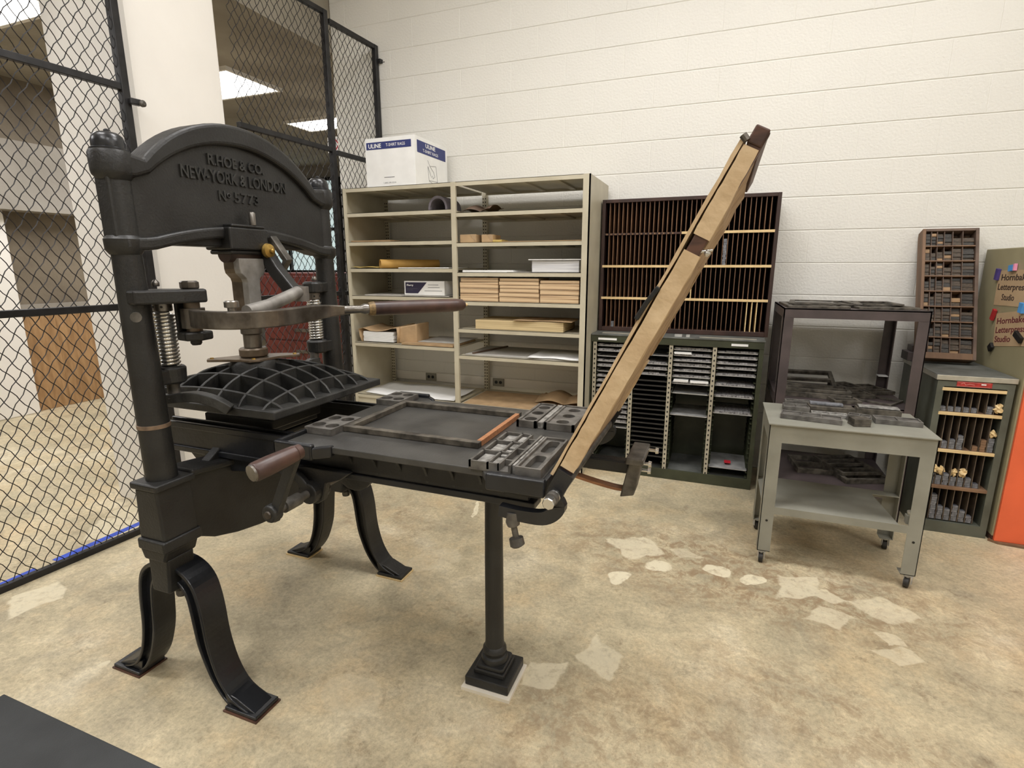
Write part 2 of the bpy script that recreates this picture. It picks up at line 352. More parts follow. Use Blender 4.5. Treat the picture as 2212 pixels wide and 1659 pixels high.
    for i, (x, y, a, bb, st) in enumerate(spots):
        mp = N.new('ShaderNodeMapping'); mp.vector_type = 'TEXTURE'; mp.inputs['Location'].default_value = (x, y, 0); mp.inputs['Rotation'].default_value = (0, 0, .37 + (i % 3 - 1) * .5); mp.inputs['Scale'].default_value = (a, bb, 1)
        L.new(wv.outputs[0], mp.inputs[0])
        if st < .85 and st > .45:     # flaked patches have angular outlines
            ab = N.new('ShaderNodeVectorMath'); ab.operation = 'ABSOLUTE'; L.new(mp.outputs[0], ab.inputs[0])
            ln = N.new('ShaderNodeVectorMath'); ln.operation = 'DOT_PRODUCT'; L.new(ab.outputs[0], ln.inputs[0]); ln.inputs[1].default_value = (.78, .78, 0)
        else:
            ln = N.new('ShaderNodeVectorMath'); ln.operation = 'LENGTH'; L.new(mp.outputs[0], ln.inputs[0])
        mr = N.new('ShaderNodeMapRange'); mr.inputs['From Min'].default_value = 1.08; mr.inputs['From Max'].default_value = .95; mr.inputs['To Max'].default_value = st; L.new(ln.outputs['Value'], mr.inputs['Value'])
        if tot is None: tot = mr.outputs[0]
        else:
            mx = N.new('ShaderNodeMath'); mx.operation = 'MAXIMUM'; L.new(tot, mx.inputs[0]); L.new(mr.outputs[0], mx.inputs[1]); tot = mx.outputs[0]
    wear = ramp(noise(24, 8, .7, 0, st=(4, 4, 0)), [(.30, g(.15)), (.50, g(1))]); wm = N.new('ShaderNodeMath'); wm.operation = 'MULTIPLY'; L.new(tot, wm.inputs[0]); L.new(wear, wm.inputs[1])
    c = mix(wm.outputs[0], c, sr(226, 216, 188))
    dk = ramp(noise(4.5, 12, .85, .8, st=(8, 2, 0)), [(.62, g(0)), (.68, g(.75))]); c = mix(dk, c, sr(120, 106, 84))
    L.new(c, b.inputs['Base Color'])
    rr = ramp(noise(5, 4, .6), [(.3, g(.42)), (.7, g(.62))]); L.new(rr, b.inputs['Roughness']); b.inputs['Specular IOR Level'].default_value = .35
    bp = N.new('ShaderNodeBump'); bp.inputs['Distance'].default_value = .002; L.new(noise(38, 5), bp.inputs['Height']); L.new(bp.outputs[0], b.inputs['Normal'])
    return m
fm = floor_material()
struct('floor', MB().box(-9, 8, -8, 8, -.1, 0), fm)

# ------------------------------------------------------------------ block wall (courses 0.2032, blocks 0.4064)
def block_wall(x0, x1, z1):
    mb = MB(); BH, BL = .2032, .4064
    def course(r):
        za, zb = r * BH, (r + 1) * BH; off = 0 if r % 2 == 0 else BL / 2
        k = math.floor((x0 - off) / BL)
        while off + k * BL < x1:
            a, b_ = max(x0, off + k * BL), min(x1, off + (k + 1) * BL); k += 1
            if b_ - a < .02: continue
            gh, gv, dh = .0050, .0034, .0042
            vs = [(a, dh, za), (b_, dh, za), (b_, dh, zb), (a, dh, zb)]
            ins = [(a + gv, 0, za + gh), (b_ - gv, 0, za + gh), (b_ - gv, 0, zb - gh), (a + gv, 0, zb - gh)]
            o2 = [(a, .0016, za + gh), (b_, .0016, za + gh), (b_, .0016, zb - gh), (a, .0016, zb - gh)]
            # face, vertical joint slopes (shallow), horizontal joint slopes (deep)
            mb.add(ins, [(0, 1, 2, 3)])
            mb.add([ins[0], ins[3], o2[3], o2[0]], [(0, 1, 2, 3)]); mb.add([ins[1], ins[2], o2[2], o2[1]], [(0, 1, 2, 3)])
            mb.add([o2[0], ins[0], ins[1], o2[1], vs[1], vs[0]], [(0, 1, 2, 3, 4, 5)])
            mb.add([o2[3], ins[3], ins[2], o2[2], vs[2], vs[3]], [(0, 1, 2, 3, 4, 5)])
    r = 0
    while r * BH < z1: course(r); r += 1
    # body behind the block faces
    mb.box(x0, x1, .0045, .2, 0, z1)
    return mb
struct('wall_back', block_wall(-.55, 7, 4.06), 'white_wall')
struct('wall_right', MB().box(7, 7.15, -8, .2, 0, 4.06), 'white_wall')
struct('wall_front', MB().box(-9, 7.15, -8.15, -8, 0, 4.06), 'white_wall')
struct('ceiling', MB().box(-.55, 7.15, -8, .2, 4.06, 4.2), 'ceil_tile')
fc = MB().box(-8.4, -.62, -8, 7, 3.1, 3.3)
struct('ceiling', fc, 'ceil')
struct('wall_soffit', MB().box(-.62, -.555, -8, 7, 3.1, 4.2), 'ceil')
struct('wall_far', MB().box(-8.4, -8.25, -8, 7, 0, 3.1).box(-8.4, -.35, 7, 7.15, 0, 3.1), 'conc_dk')
struct('wall_hall', MB().box(-.55, -.35, .2, 7, 0, 3.1), 'white_wall')
# left room side wall with bulkhead, ledge, plywood sheet and white pilaster
struct('wall_left', MB().box(-3.95, -3.7, -8, .1, 0, 3.1), 'conc_dk')
struct('trim_3', MB().box(-3.7, -3.52, -8, .1, 1.95, 2.52), 'conc')
struct('trim_4', MB().box(-3.7, -3.47, -8, .1, 1.905, 1.95), 'conc')
struct('trim_5', MB().box(-3.7, -3.64, -.89, .1, 1.0, 1.045), 'conc')
struct('trim_6', MB().box(-3.7, -3.60, -1.7, -.9, 0, 1.905), 'pillar', bevel=.01)
single('plywood_sheet', MB().box(-3.695, -3.665, -.885, -.24, 0.002, .925).box(-3.665, -3.662, -.60, -.592, .01, .92), 'cardboard', 'brown plywood sheet standing against the wall beyond the left mesh fence', 'plywood')
# pillar
def chamfer_rect(x0, x1, y0, y1, c):
    return [(x0 + c, y0), (x1 - c, y0), (x1, y0 + c), (x1, y1 - c), (x1 - c, y1), (x0 + c, y1), (x0, y1 - c), (x0, y0 + c)]
struct('wall_pillar', MB().prism(chamfer_rect(-.87, -.26, -1.955, -1.375, .028), 0, 4.06, 'z'), 'pillar')
# windows in the far hall
wf = MB()
for x in (-5.46, -4.86, -4.26, -3.66): wf.box(x - .02, x + .02, 3.94, 4.0, 1.32, 2.9)
for z in (1.32, 2.05, 2.6, 2.88): wf.box(-5.46, -3.66, 3.94, 4.0, z - .025, z + .025)
w1 = struct('window_1', wf, 'fence')
pane = MB().box(-5.46, -3.66, 4.0, 4.02, 1.32, 2.9).build('window_pane', 'glass_lit', w1)
sill = MB().box(-5.5, -3.64, 3.86, 4.02, 1.20, 1.30).build('window_sill', 'conc', w1)
struct('wall_windows', MB().box(-8.25, -5.48, 4.0, 4.15, 0, 3.1).box(-3.64, -.55, 4.0, 4.15, 0, 3.1).box(-5.48, -3.64, 4.0, 4.15, 0, 1.30).box(-5.48, -3.64, 4.0, 4.15, 2.9, 3.1), 'conc')
# blue tape
single('floor_tape', MB().box(-.385, -.345, -4.5, -2.66, 0, .0012).box(-.390, -.350, -2.58, -1.96, 0, .0012), 'tape', 'strip of blue tape on the floor beside the mesh fence', 'tape')

# ------------------------------------------------------------------ ceiling lights
def ceiling_light(cx, cy, z, lx, ly, label, power, group):
    t = thing('ceiling_light', label, 'ceiling light', (cx, cy, z), 0, group)
    fr = MB(); w = .03
    fr.box(cx - lx / 2 - w, cx + lx / 2 + w, cy - ly / 2 - w, cy - ly / 2, z - .03, z); fr.box(cx - lx / 2 - w, cx + lx / 2 + w, cy + ly / 2, cy + ly / 2 + w, z - .03, z)
    fr.box(cx - lx / 2 - w, cx - lx / 2, cy - ly / 2, cy + ly / 2, z - .03, z); fr.box(cx + lx / 2, cx + lx / 2 + w, cy - ly / 2, cy + ly / 2, z - .03, z)
    fr.build('frame', 'ceil_tile', t)
    MB().box(cx - lx / 2, cx + lx / 2, cy - ly / 2, cy + ly / 2, z - .02, z - .001).build('diffuser', 'diff', t)
    l = bpy.data.lights.new('lamp_light', 'AREA'); l.shape = 'RECTANGLE'; l.size = lx; l.size_y = ly; l.energy = power; l.color = (1.0, .985, .99)
    lo = bpy.data.objects.new('lamp_light', l); C.objects.link(lo); lo.parent = t; lo.location = (0, 0, -.035)
    return t
PW = 34.5
for nm, cx, cy in (('near the block wall over the bench', 3.5, -1.9), ('over the bed of the press', 1.7, -2.0), ('behind the camera on the right', 3.9, -4.6), ('behind the camera on the left', 1.7, -5.2),
                   ('at the far right', 6.0, -3.2), ('over the rubber mat', -.0 + .35, -3.6)):
    ceiling_light(cx, cy, 4.06, 1.22, .61, 'bright ceiling light panel ' + nm, (PW * .7 if cx > 5 else PW) if cx > 1 else PW * .9, 'room ceiling lights')
ceiling_light(-2.23, .216, 3.1, 1.22, .60, 'bright ceiling light beyond the fence, right of the white pillar', 24, 'lights beyond the fence')
ceiling_light(-1.83, 1.70, 3.1, 1.22, .40, 'bright ceiling light beyond the fence, the farthest and smallest', 22, 'lights beyond the fence')
ceiling_light(-1.9, -3.9, 3.1, 1.22, .60, 'unseen ceiling light added beyond the fence to brighten the white pillar', 38, 'lights beyond the fence')  # added lamp out of view, brightens the pillar's left face
ceiling_light(-2.30, -1.62, 3.1, 1.22, .60, 'bright ceiling light beyond the fence, left of the white pillar', 26, 'lights beyond the fence')

# exit sign, maroon cabinet in the far hall
es = thing('exit_sign', 'white sign with red letters hanging beyond the mesh fence', 'sign', (-1.66, 1.5, 2.72))
MB().box(-1.86, -1.46, 1.49, 1.52, 2.70, 2.87).build('sign_panel', 'white', es, bevel=.004)
text('lettering', 'EXIT', 'red', es, (-1.84, 1.489, 2.725), (1, 0, 0), (0, 0, 1), .12, .36)
mc = thing('drawer_cabinet', 'maroon steel cabinet of wide drawers beyond the mesh fence', 'cabinet', (-1.1, .35, 0))
MB().box(-1.62, -.64, .06, .75, .04, 1.345).build('body', 'maroon', mc, bevel=.006)
MB().box(-1.6, -.66, .09, .72, 0, .04).build('base', 'black', mc)
for i in range(6):
    z = .10 + i * .205
    d = MB().box(-1.58, -.68, .045, .06, z, z + .19).build('drawer', 'maroon', mc, bevel=.004)
    MB().box(-1.22, -1.04, .03, .045, z + .08, z + .11).build('handle', 'steel_dk', d, bevel=.003)
single('black_edge_strip', MB().box(-.635, -.565, .03, .09, 0, 1.345), 'black', 'narrow black strip along the right edge of the maroon drawer cabinet', 'board')  # black upright strip along the cabinet's right edge, same height

# ------------------------------------------------------------------ mesh fence
FA, FB = Vector((-.29, -2.85, 0)), Vector((-.12, -.03, 0))
def FX(y): return FA.x + (FB.x - FA.x) * (y - FA.y) / (FB.y - FA.y)
def FP(y, z, dx=0.0): return Vector((FX(y) + dx, y, z))
def wire_mesh(y0, y1, z0, z1, pw=.054, ph=.081, r=.0023):
    mb = MB(); m = ph / pw
    for sgn in (1, -1):
        span = (z1 - z0) / m; k = -int(span / pw) - 2
        while True:
            ys = y0 + k * pw
            k += 1
            if ys > y1 + span: break
            # line z = z0 + m*(y-ys)*sgn
            if sgn == 1: ya, yb = max(y0, ys), min(y1, ys + span)
            else: ya, yb = max(y0, ys - span), min(y1, ys)
            if yb - ya < .01: continue
            f = (lambda y: z0 + m * (y - ys)) if sgn == 1 else (lambda y: z0 + m * (ys - y))
            n = max(2, int((yb - ya) / (pw / 4)) + 1); pts = []
            for i in range(n + 1):
                y = ya + (yb - ya) * i / n
                ph_ = 2 * PI * (y - y0) / pw
                z = f(y); bend = .0035 * math.sin(ph_ * 1.0 + (0 if sgn == 1 else PI))
                pts.append(FP(y + bend * .8, z - sgn * bend * .6, .0022 * sgn * math.cos(ph_)))
            mb.tube(pts, r, 3)
    return mb
def fence_panel(y0, y1, zt, rails, label, posts=(True, True), clamps=(), z0=0.0):
    t = thing('mesh_fence_panel', label, 'fence', (FX((y0 + y1) / 2), (y0 + y1) / 2, 0), 0, 'black wire mesh fence panels')
    w = .019
    for i, on in enumerate(posts):
        if on:
            y = (y0, y1)[i]
            p = MB().sweep([FP(y, z0), FP(y, zt)], w * 2, w * 2, (0, 1, 0)).build('post', 'fence', t, bevel=.003)
            MB().lathe([(.008, 0), (.008, .006), (.003, .010)], FP(y, zt - .0, 0), 10).build('bolt', 'steel', p)
    for z in rails:
        MB().sweep([FP(y0, z + .016), FP(y1, z + .016)], .03, .032).build('rail', 'fence', t, bevel=.003)
    wire_mesh(y0, y1, z0 + .02, zt - .01).build('wire_mesh', 'wire', t)
    for (y, z) in clamps:
        c = MB().sweep([FP(y, z, .03), FP(y + .05, z, .035)], .03, .028).build('clamp', 'fence', t, bevel=.004)
        MB().lathe([(.016, 0), (.016, .012), (.008, .018)], FP(y + .045, z - .005, .05), 12, 'x').build('knob', 'ironworn', c)
    return t
fence_panel(-4.2, -2.0, 3.15, (0.0, 1.185, 2.235), 'black wire mesh fence panel left of the white pillar', (False, True), ((-2.0, 2.19),))
fence_panel(-1.36, -.575, 3.13, (0.0, 1.185, 2.21, 3.10), 'black wire mesh fence panel just right of the white pillar', (False, True))
fence_panel(-.535, -.03, 3.09, (0.0, 1.185, 2.20, 3.06), 'black wire mesh fence panel ending at the block wall', (False, True), ((-.03, 2.98),))

# ------------------------------------------------------------------ hand press
YC = -2.53; YH = -2.515
press = thing('hand_press', 'large black cast iron hand press with a kraft covered tympan raised', 'printing press', (1.0, -2.51, 0))
def lean(mb):
    for v in mb.v: v.x -= .016 * max(0, v.z - .75)
    return mb
def interp(pts, n=8):   # catmull-rom
    out = []; P = [Vector(p) for p in pts]
    for i in range(len(P) - 1):
        a, b, c, d = P[max(i - 1, 0)], P[i], P[i + 1], P[min(i + 2, len(P) - 1)]
        for k in range(n):
            t = k / n; out.append(.5 * ((2 * b) + (c - a) * t + (2 * a - 5 * b + 4 * c - d) * t * t + (3 * b - a - 3 * c + d) * t ** 3))
    out.append(P[-1]); return out
XF = .995
# columns
for s, lab in ((-1, 'near'), (1, 'far')):
    y = YH + s * .41
    mb = MB(); mb.lathe([(.0435, .70), (.0425, .93), (.040, 1.2), (.037, 1.45), (.037, 1.70)], (XF, y, 0), 32)
    col_ = lean(mb).build('column', 'iron', press, smooth=35)
    if s < 0: lean(MB().lathe([(.042, .925), (.0445, .926), (.0445, .937), (.042, .938)], (XF, y, 0), 32)).build('wire_band', 'bandm', col_, smooth=35)
# head (staple): web, arched rims, caps
web = [(-.44, 1.46), (-.30, 1.47), (-.15, 1.505), (0, 1.515), (.15, 1.505), (.30, 1.47), (.44, 1.46), (.44, 1.66), (.36, 1.66)]
def arc_pts(hw, z0, zp, n=24):
    R = (hw * hw + (zp - z0) ** 2) / (2 * (zp - z0)); zc = zp - R; a = math.asin(hw / R)
    return [(math.sin(-a + 2 * a * i / n) * R, zc + math.cos(-a + 2 * a * i / n) * R) for i in range(n + 1)]
up_ = arc_pts(.345, 1.695, 1.852); lo_ = arc_pts(.33, 1.655, 1.785)
head = MB()
poly = [(-.44, 1.46), (.44, 1.46)] + [(.44, 1.68)] + list(reversed(arc_pts(.34, 1.68, 1.83))) + [(-.44, 1.68)]
head.prism([(YH - .008 + a, b) for a, b in poly], XF - .028, XF + .026, 'x')
hd = lean(head).build('head_casting', 'iron', press, bevel=.006, seg=2)
rim = MB()
op = [(-.440, 1.638), (-.440, 1.702), (-.385, 1.702)] + [(a, b) for a, b in up_] + [(.385, 1.702), (.440, 1.702), (.440, 1.638), (.375, 1.638)] + [(a, b) for a, b in reversed(lo_)] + [(-.375, 1.638)]
rim.prism([(YH - .004 + a, b) for a, b in op], XF - .042, XF + .046, 'x')
lean(rim).build('arched_rim', 'iron', press, bevel=.012, seg=3)
lr = MB()
lp = [(-.43, 1.442), (-.43, 1.476), (-.37, 1.478)] + [(a, b) for a, b in arc_pts(.34, 1.482, 1.529)] + [(.37, 1.478), (.43, 1.476), (.43, 1.442), (.37, 1.442)] + [(a, b) for a, b in reversed(arc_pts(.34, 1.446, 1.492))] + [(-.37, 1.442)]
lr.prism([(YH - .004 + a, b) for a, b in lp], XF - .042, XF + .046, 'x')
lean(lr).build('lower_rim', 'iron', press, bevel=.009, seg=3)
for s in (-1, 1):
    y = YH + s * .412
    lean(MB().lathe([(.038, 1.430), (.047, 1.443), (.048, 1.472), (.038, 1.482)], (XF, y, 0), 28)).build('column_collar', 'iron', press, smooth=40)
    lean(MB().lathe([(.038, 1.628), (.049, 1.641), (.051, 1.650), (.052, 1.694), (.048, 1.703)], (XF, y, 0), 28)).build('column_cap', 'iron', press, smooth=40)
for s in (-1, 1):
    y = YH + s * .412
    n = MB(); n.lathe([(.046, 1.700), (.046, 1.708), (.040, 1.711), (.040, 1.726), (.036, 1.740), (.026, 1.749), (.010, 1.753)], (XF, y, 0), 20)
    n.lathe([(.007, 1.750), (.007, 1.757), (.004, 1.760)], (XF, y, 0), 10)
    lean(n).build('cap_nut', 'iron_blue', press, smooth=40)
# boss + adjusting bolt
bs = MB(); bs.box(XF - .05, XF + .068, YC - .098, YC + .062, 1.452, 1.525); bs.box(XF + .0, XF + .066, YC - .085, YC + .055, 1.525, 1.536); bs.box(XF - .04, XF + .060, YC - .092, YC + .06, 1.438, 1.452)
lean(bs).build('boss', 'iron', hd, bevel=.006)
lean(MB().lathe([(.011, 1.536), (.011, 1.575), (.009, 1.579)], (XF + .056, YC + .012, 0), 12)).build('bolt', 'steel', hd, smooth=40)
# raised lettering
tx = XF + .026 - .0155
for s, zz, w, h, yy in (('R.HOE & CO.', 1.716, .225, .032, .0), ('NEW-YORK & LONDON', 1.664, .425, .036, .0), ('N', 1.609, .026, .032, -.072), ('o', 1.620, .016, .022, -.046), ('5773', 1.609, .105, .032, .028)):
    lt_ = text('raised_lettering', s, 'iron_dust', hd, (tx - .0005, YH - .018 + yy, zz), (0, 1, 0), (0, 0, 1), h, w, ext=.0070, align='CENTER', bold=.018)
    q_ = lt_.modifiers.new('bevel', 'BEVEL'); q_.width = .0011; q_.segments = 1; q_.limit_method = 'ANGLE'; q_.angle_limit = 1.0
# springs, collars, cups, brackets
for s in (-1, 1):
    y = YC + s * (.315 if s < 0 else .338); x = XF - .006
    pts = []; turns = 15
    for i in range(turns * 14 + 1):
        a = 2 * PI * i / 14; pts.append((x + .0245 * math.cos(a), y + .0245 * math.sin(a), 1.098 + (1.262 - 1.098) * i / (turns * 14)))
    sp = MB().tube(pts, .0052, 8).build('spring', 'chrome', press, smooth=50)
    cr = MB(); cr.lathe([(.024, 1.266), (.026, 1.268), (.026, 1.292), (.022, 1.296), (.009, 1.297), (.009, 1.32)], (x, y, 0), 20)
    c_ = cr.build('spring_collar', 'steel', sp, smooth=40)
    hm = MB()
    for k in range(6):
        a = k * PI / 3 + .3; hm.cyl((x + .024 * math.cos(a), y + .024 * math.sin(a), 1.28), (x + .0268 * math.cos(a), y + .0268 * math.sin(a), 1.28), .004, n=8)
    hm.build('collar_hole', 'black', c_)
    MB().cyl((x, y, 1.06), (x, y, 1.30), .009, n=10).build('spring_rod', 'steel_dk', sp)
    yo = YH + s * .41
    cu = MB(); cu.lathe([(.034, 1.045), (.040, 1.052), (.042, 1.092), (.036, 1.100)], (x, y, 0), 24)
    cu.sweep([(x, y, 1.07), (x, yo, 1.07)], .06, .045)
    cu.build('spring_cup', 'iron', press, bevel=.004)
    MB().lathe([(.009, 1.34), (.0105, 1.342), (.0105, 1.352), (.004, 1.36)], (x, y + s * .012, 0), 12).build('stud', 'steel', press, smooth=40)
    if s > 0:
        MB().lathe([(.036, 1.293), (.040, 1.298), (.040, 1.330), (.034, 1.338)], (x, y, 0), 20).sweep([(x, y, 1.315), (x, yo, 1.315)], .05, .04).build('upper_bracket', 'iron', press, bevel=.004)
# near bracket fork for the bar
PX, PY = 1.062, -2.805
br = MB()
br.prism([(XF - .035, -2.95), (XF + .05, -2.965), (PX + .030, PY - .045), (PX + .045, PY + .02), (PX + .01, PY + .045), (PX - .04, PY + .02), (XF - .035, -2.82)], 1.292, 1.332, 'z')
br.prism([(PX - .037, PY - .035), (PX + .015, PY - .045), (PX + .045, PY - .01), (PX + .035, PY + .035), (PX - .01, PY + .045), (PX - .045, PY + .01)], 1.178, 1.205, 'z')
br.prism([(PX - .040, PY - .030), (PX - .022, PY - .038), (PX - .030, PY + .020), (PX - .045, PY + .012)], 1.2, 1.296, 'z')
bk = br.build('bar_bracket', 'iron', press, bevel=.006)
MB().cyl((PX, PY, 1.205), (PX, PY, 1.292), .022).build('pivot_pin', 'brownsteel', bk, smooth=40)
MB().lathe([(.023, 1.332), (.026, 1.336), (.026, 1.352), (.020, 1.356)], (PX, PY, 0), 8).build('pivot_bolt', 'steel_dk', bk)
MB().lathe([(.012, 1.162), (.016, 1.168), (.016, 1.178)], (PX, PY, 0), 14).build('pivot_nut', 'iron', bk)
MB().cyl((XF + .05, -2.965, 1.262), (XF + .078, -2.985, 1.262), .0125, .014, 12).build('set_screw', 'ironworn', press, smooth=40)
# the bar with its handle
BZ = 1.246
bp = interp([(PX, PY, BZ), (1.15, -2.845, BZ), (1.26, -2.825, BZ), (1.31, -2.73, BZ), (1.295, -2.60, BZ), (1.275, -2.47, BZ), (1.30, -2.40, BZ)], 6)
n = len(bp)
bar = MB().sweep(bp, [.03] * n, [.052 if i < n * .7 else .052 - .022 * (i - n * .7) / (n * .3) for i in range(n)]).build('bar', 'steel_dk', press, bevel=.004)
MB().cyl((PX, PY, 1.215), (PX, PY, 1.275), .034).build('bar_eye', 'steel_dk', bar, smooth=40)
h0, h1 = Vector((1.30, -2.40, BZ)), Vector((1.60, -2.03, BZ + .003)); hdv = (h1 - h0).normalized()
MB().tube([h0 - hdv * .01, h0 + hdv * .06, h0 + hdv * .075, h0 + hdv * .095], [.016, .0135, .020, .018], 12).build('bar_shank', 'steel', bar, smooth=40)
hs = h0 + hdv * .09; L = (h1 - hs).length
MB().tube([hs + hdv * L * t for t in (0, .015, .03, .12, .3, .5, .7, .9, .97, 1)], [.018, .0235, .0245, .0255, .0262, .0265, .0262, .025, .022, .014], 20).build('bar_handle', 'handle', bar, smooth=50)
MB().tube([hs + hdv * L * t for t in (.0, .02, .055)], [.022, .0252, .0262], 20).build('handle_ferrule', 'handle_band', bar, smooth=50)
MB().tube([h1, h1 + hdv * .012], [.008, .005], 10).build('handle_tip', 'wood_lt', bar, smooth=50)
MB().lathe([(.012, 1.272), (.012, 1.280), (.020, 1.282), (.020, 1.298), (.017, 1.301)], (1.235, -2.815, 0), 16).build('bar_bolt', 'steel', bar, smooth=40)
# toggle: lower plunger, upper steel plate, link
pl = MB(); tp = [(-.026, 1.20), (-.026, 1.345), (-.030, 1.357), (-.050, 1.375), (-.054, 1.39), (-.054, 1.425), (.054, 1.425), (.054, 1.39), (.050, 1.375), (.030, 1.357), (.026, 1.345), (.026, 1.20)]
pl.prism([(YC - .01 + a, b) for a, b in tp], XF + .018, XF + .046, 'x')
toggle = pl.build('toggle_plate', 'plate_steel', press, bevel=.003)
MB().prism([(YC + a * .9, b) for a, b in tp], XF - .045, XF + .010, 'x').build('toggle_back_plate', 'brownsteel', toggle, bevel=.003)
bl = MB(); bl.tube([(XF + .01, YC - .085, 1.440), (XF + .01, YC - .079, 1.440), (XF + .01, YC + .062, 1.440), (XF + .01, YC + .068, 1.440)], [.024, .029, .029, .024], 24)
bl.tube([(XF + .01, YC - .088, 1.44), (XF + .01, YC - .080, 1.44)], .03, 20)
bl.build('toggle_bearing', 'brown_iron', toggle, smooth=40)
MB().lathe([(.022, XF + .058), (.026, XF + .066), (.023, XF + .076), (.010, XF + .081), (.008, XF + .090), (.002, XF + .094)], (0, YC + .045, 1.452), 24, 'x').build('brass_cap', 'brass', toggle, smooth=40)
lk = MB(); lk.sweep([(XF + .03, YC + .06, 1.46), (XF + .085, YC + .06, 1.38), (1.16, -2.475, 1.300)], .045, .04, (0, 1, 0))
lk.build('toggle_knee', 'iron', press, bevel=.005)
MB().sweep([(XF + .045, YC + .09, 1.50), (XF + .10, YC + .10, 1.42), (XF + .06, YC + .10, 1.37), (1.17, -2.44, 1.295)], .02, .03, (0, 1, 0)).build('toggle_side_link', 'ironworn', press, bevel=.003)
lt = MB(); lt.tube([(1.205, -2.735, 1.262), (1.20, -2.64, 1.275), (1.195, -2.50, 1.312)], .021, 14); lt.cyl((1.195, -2.485, 1.28), (1.195, -2.485, 1.33), .024)
lt.build('bar_link', 'plate_steel', press, smooth=40)
pg = MB(); pg.lathe([(.036, 1.232), (.036, 1.165), (.030, 1.160), (.030, 1.115)][::-1], (XF, YC, 0), 24)
pg.build('plunger', 'steel_dk', press, smooth=40)
MB().lathe([(.044, 1.082), (.048, 1.086), (.048, 1.108), (.043, 1.113)], (XF, YC, 0), 28).build('plunger_disc', 'brownsteel', press, smooth=40)
# platen: flat plate, domed lattice of ribs, cross bar
px0, px1, py0, py1 = .705, 1.325, -2.785, -2.235; pcx, pcy = (px0 + px1) / 2, (py0 + py1) / 2
pla = MB().box(px0, px1, py0, py1, .940, .966).build('platen', 'iron_dust', press, bevel=.004)
def dome(x, y):
    u = abs(x - pcx) / .295; v = abs(y - pcy) / .26
    k = max(0, 1 - u ** 2.1) * max(0, 1 - v ** 2.1); return .966 + .098 * k ** .62
def rib(fixed, along):
    mb = MB(); t = .0055; n = 28; k0 = 0
    a0, a1 = (px0 + .012, px1 - .012) if along == 'x' else (py0 + .012, py1 - .012)
    pr = []
    for i in range(n + 1):
        a = a0 + (a1 - a0) * i / n; x, y = (a, fixed) if along == 'x' else (fixed, a); pr.append((a, dome(x, y)))
    for i, (a, z) in enumerate(pr):
        for (d, zz) in ((-t, .955), (-t * .8, z - .003), (-t * .3, z), (t * .3, z), (t * .8, z - .003), (t, .955)):
            mb.v.append(Vector((a, fixed + d, zz)) if along == 'x' else Vector((fixed + d, a, zz)))
    for i in range(n):
        for j in range(5): q = i * 6 + j; mb.f.append((q, q + 1, q + 7, q + 6))
    mb.f.append(tuple(range(6))); mb.f.append(tuple(n * 6 + j for j in range(6)))
    return mb
for i in range(7): rib(py0 + .05 + i * (py1 - py0 - .10) / 6, 'x').build('platen_rib', 'iron_dust', pla, smooth=40)
for i in range(6): rib(px0 + .06 + i * (px1 - px0 - .12) / 5, 'y').build('platen_rib', 'iron_dust', pla, smooth=40)
# pocket floor: a lower dome between the ribs
dm = MB(); n = 24
for i in range(n + 1):
    for j in range(n + 1):
        x = px0 + .012 + (px1 - px0 - .024) * i / n; y = py0 + .012 + (py1 - py0 - .024) * j / n
        dm.v.append(Vector((x, y, .960 + max(0, (dome(x, y) - .966) * .36 - .006))))
for i in range(n):
    for j in range(n): q = i * (n + 1) + j; dm.f.append((q, q + 1, q + n + 2, q + n + 1))
dm.build('platen_dome', 'iron', pla, smooth=60)
bw = MB(); d45 = Vector((.707, .707, 0)); q45 = Vector((-.707, .707, 0)); cc = Vector((XF, YC, 0))
outl = [(-.150, -.016), (-.150, .02), (-.10, .032), (-.05, .050), (.05, .060), (.11, .045), (.155, .022), (.155, -.012), (.09, -.022), (.045, -.055), (.02, -.085), (-.015, -.088), (-.04, -.06), (-.09, -.038)]
bw.prism([((cc + d45 * a + q45 * b).x, (cc + d45 * a + q45 * b).y) for a, b in outl], 1.071, 1.080, 'z')
cbp = bw.build('platen_cross_plate', 'brownsteel', pla, bevel=.0015)
for a, b in ((-.135, .002), (.137, .004), (.0, -.072), (.03, .04)):
    p = cc + d45 * a + q45 * b; MB().lathe([(.007, 1.080), (.006, 1.084)], (p.x, p.y, 0), 10).build('screw', 'brass', cbp)
MB().lathe([(.09, .96), (.085, 1.055), (.075, 1.071)], (XF, YC, 0), 24).build('platen_boss', 'iron_dust', pla, smooth=40)
for s in (-1, 1):
    ys = YC + s * .315; arm = interp([(XF - .05, ys - s * -.01, .990), (XF + .02, ys, 1.0), (XF + .08, ys - s * .01, 1.005), (XF + .13, ys - s * .03, .99), (XF + .165, ys - s * .05, .962)], 5)
    if s > 0: arm = interp([(XF - .05, ys + .01, .990), (XF + .0, ys, 1.01), (XF - .0, ys - .03, 1.01), (XF - .03, ys - .07, .985), (XF - .05, ys - .10, .96)], 5)
    MB().sweep(arm, .035, .030).build('platen_arm', 'iron_dust', pla, bevel=.003)
    MB().lathe([(.020, .985), (.022, 1.0), (.018, 1.012), (.018, 1.05)], (XF - .006, ys, 0), 16).build('arm_nut', 'ironworn', pla, smooth=40)
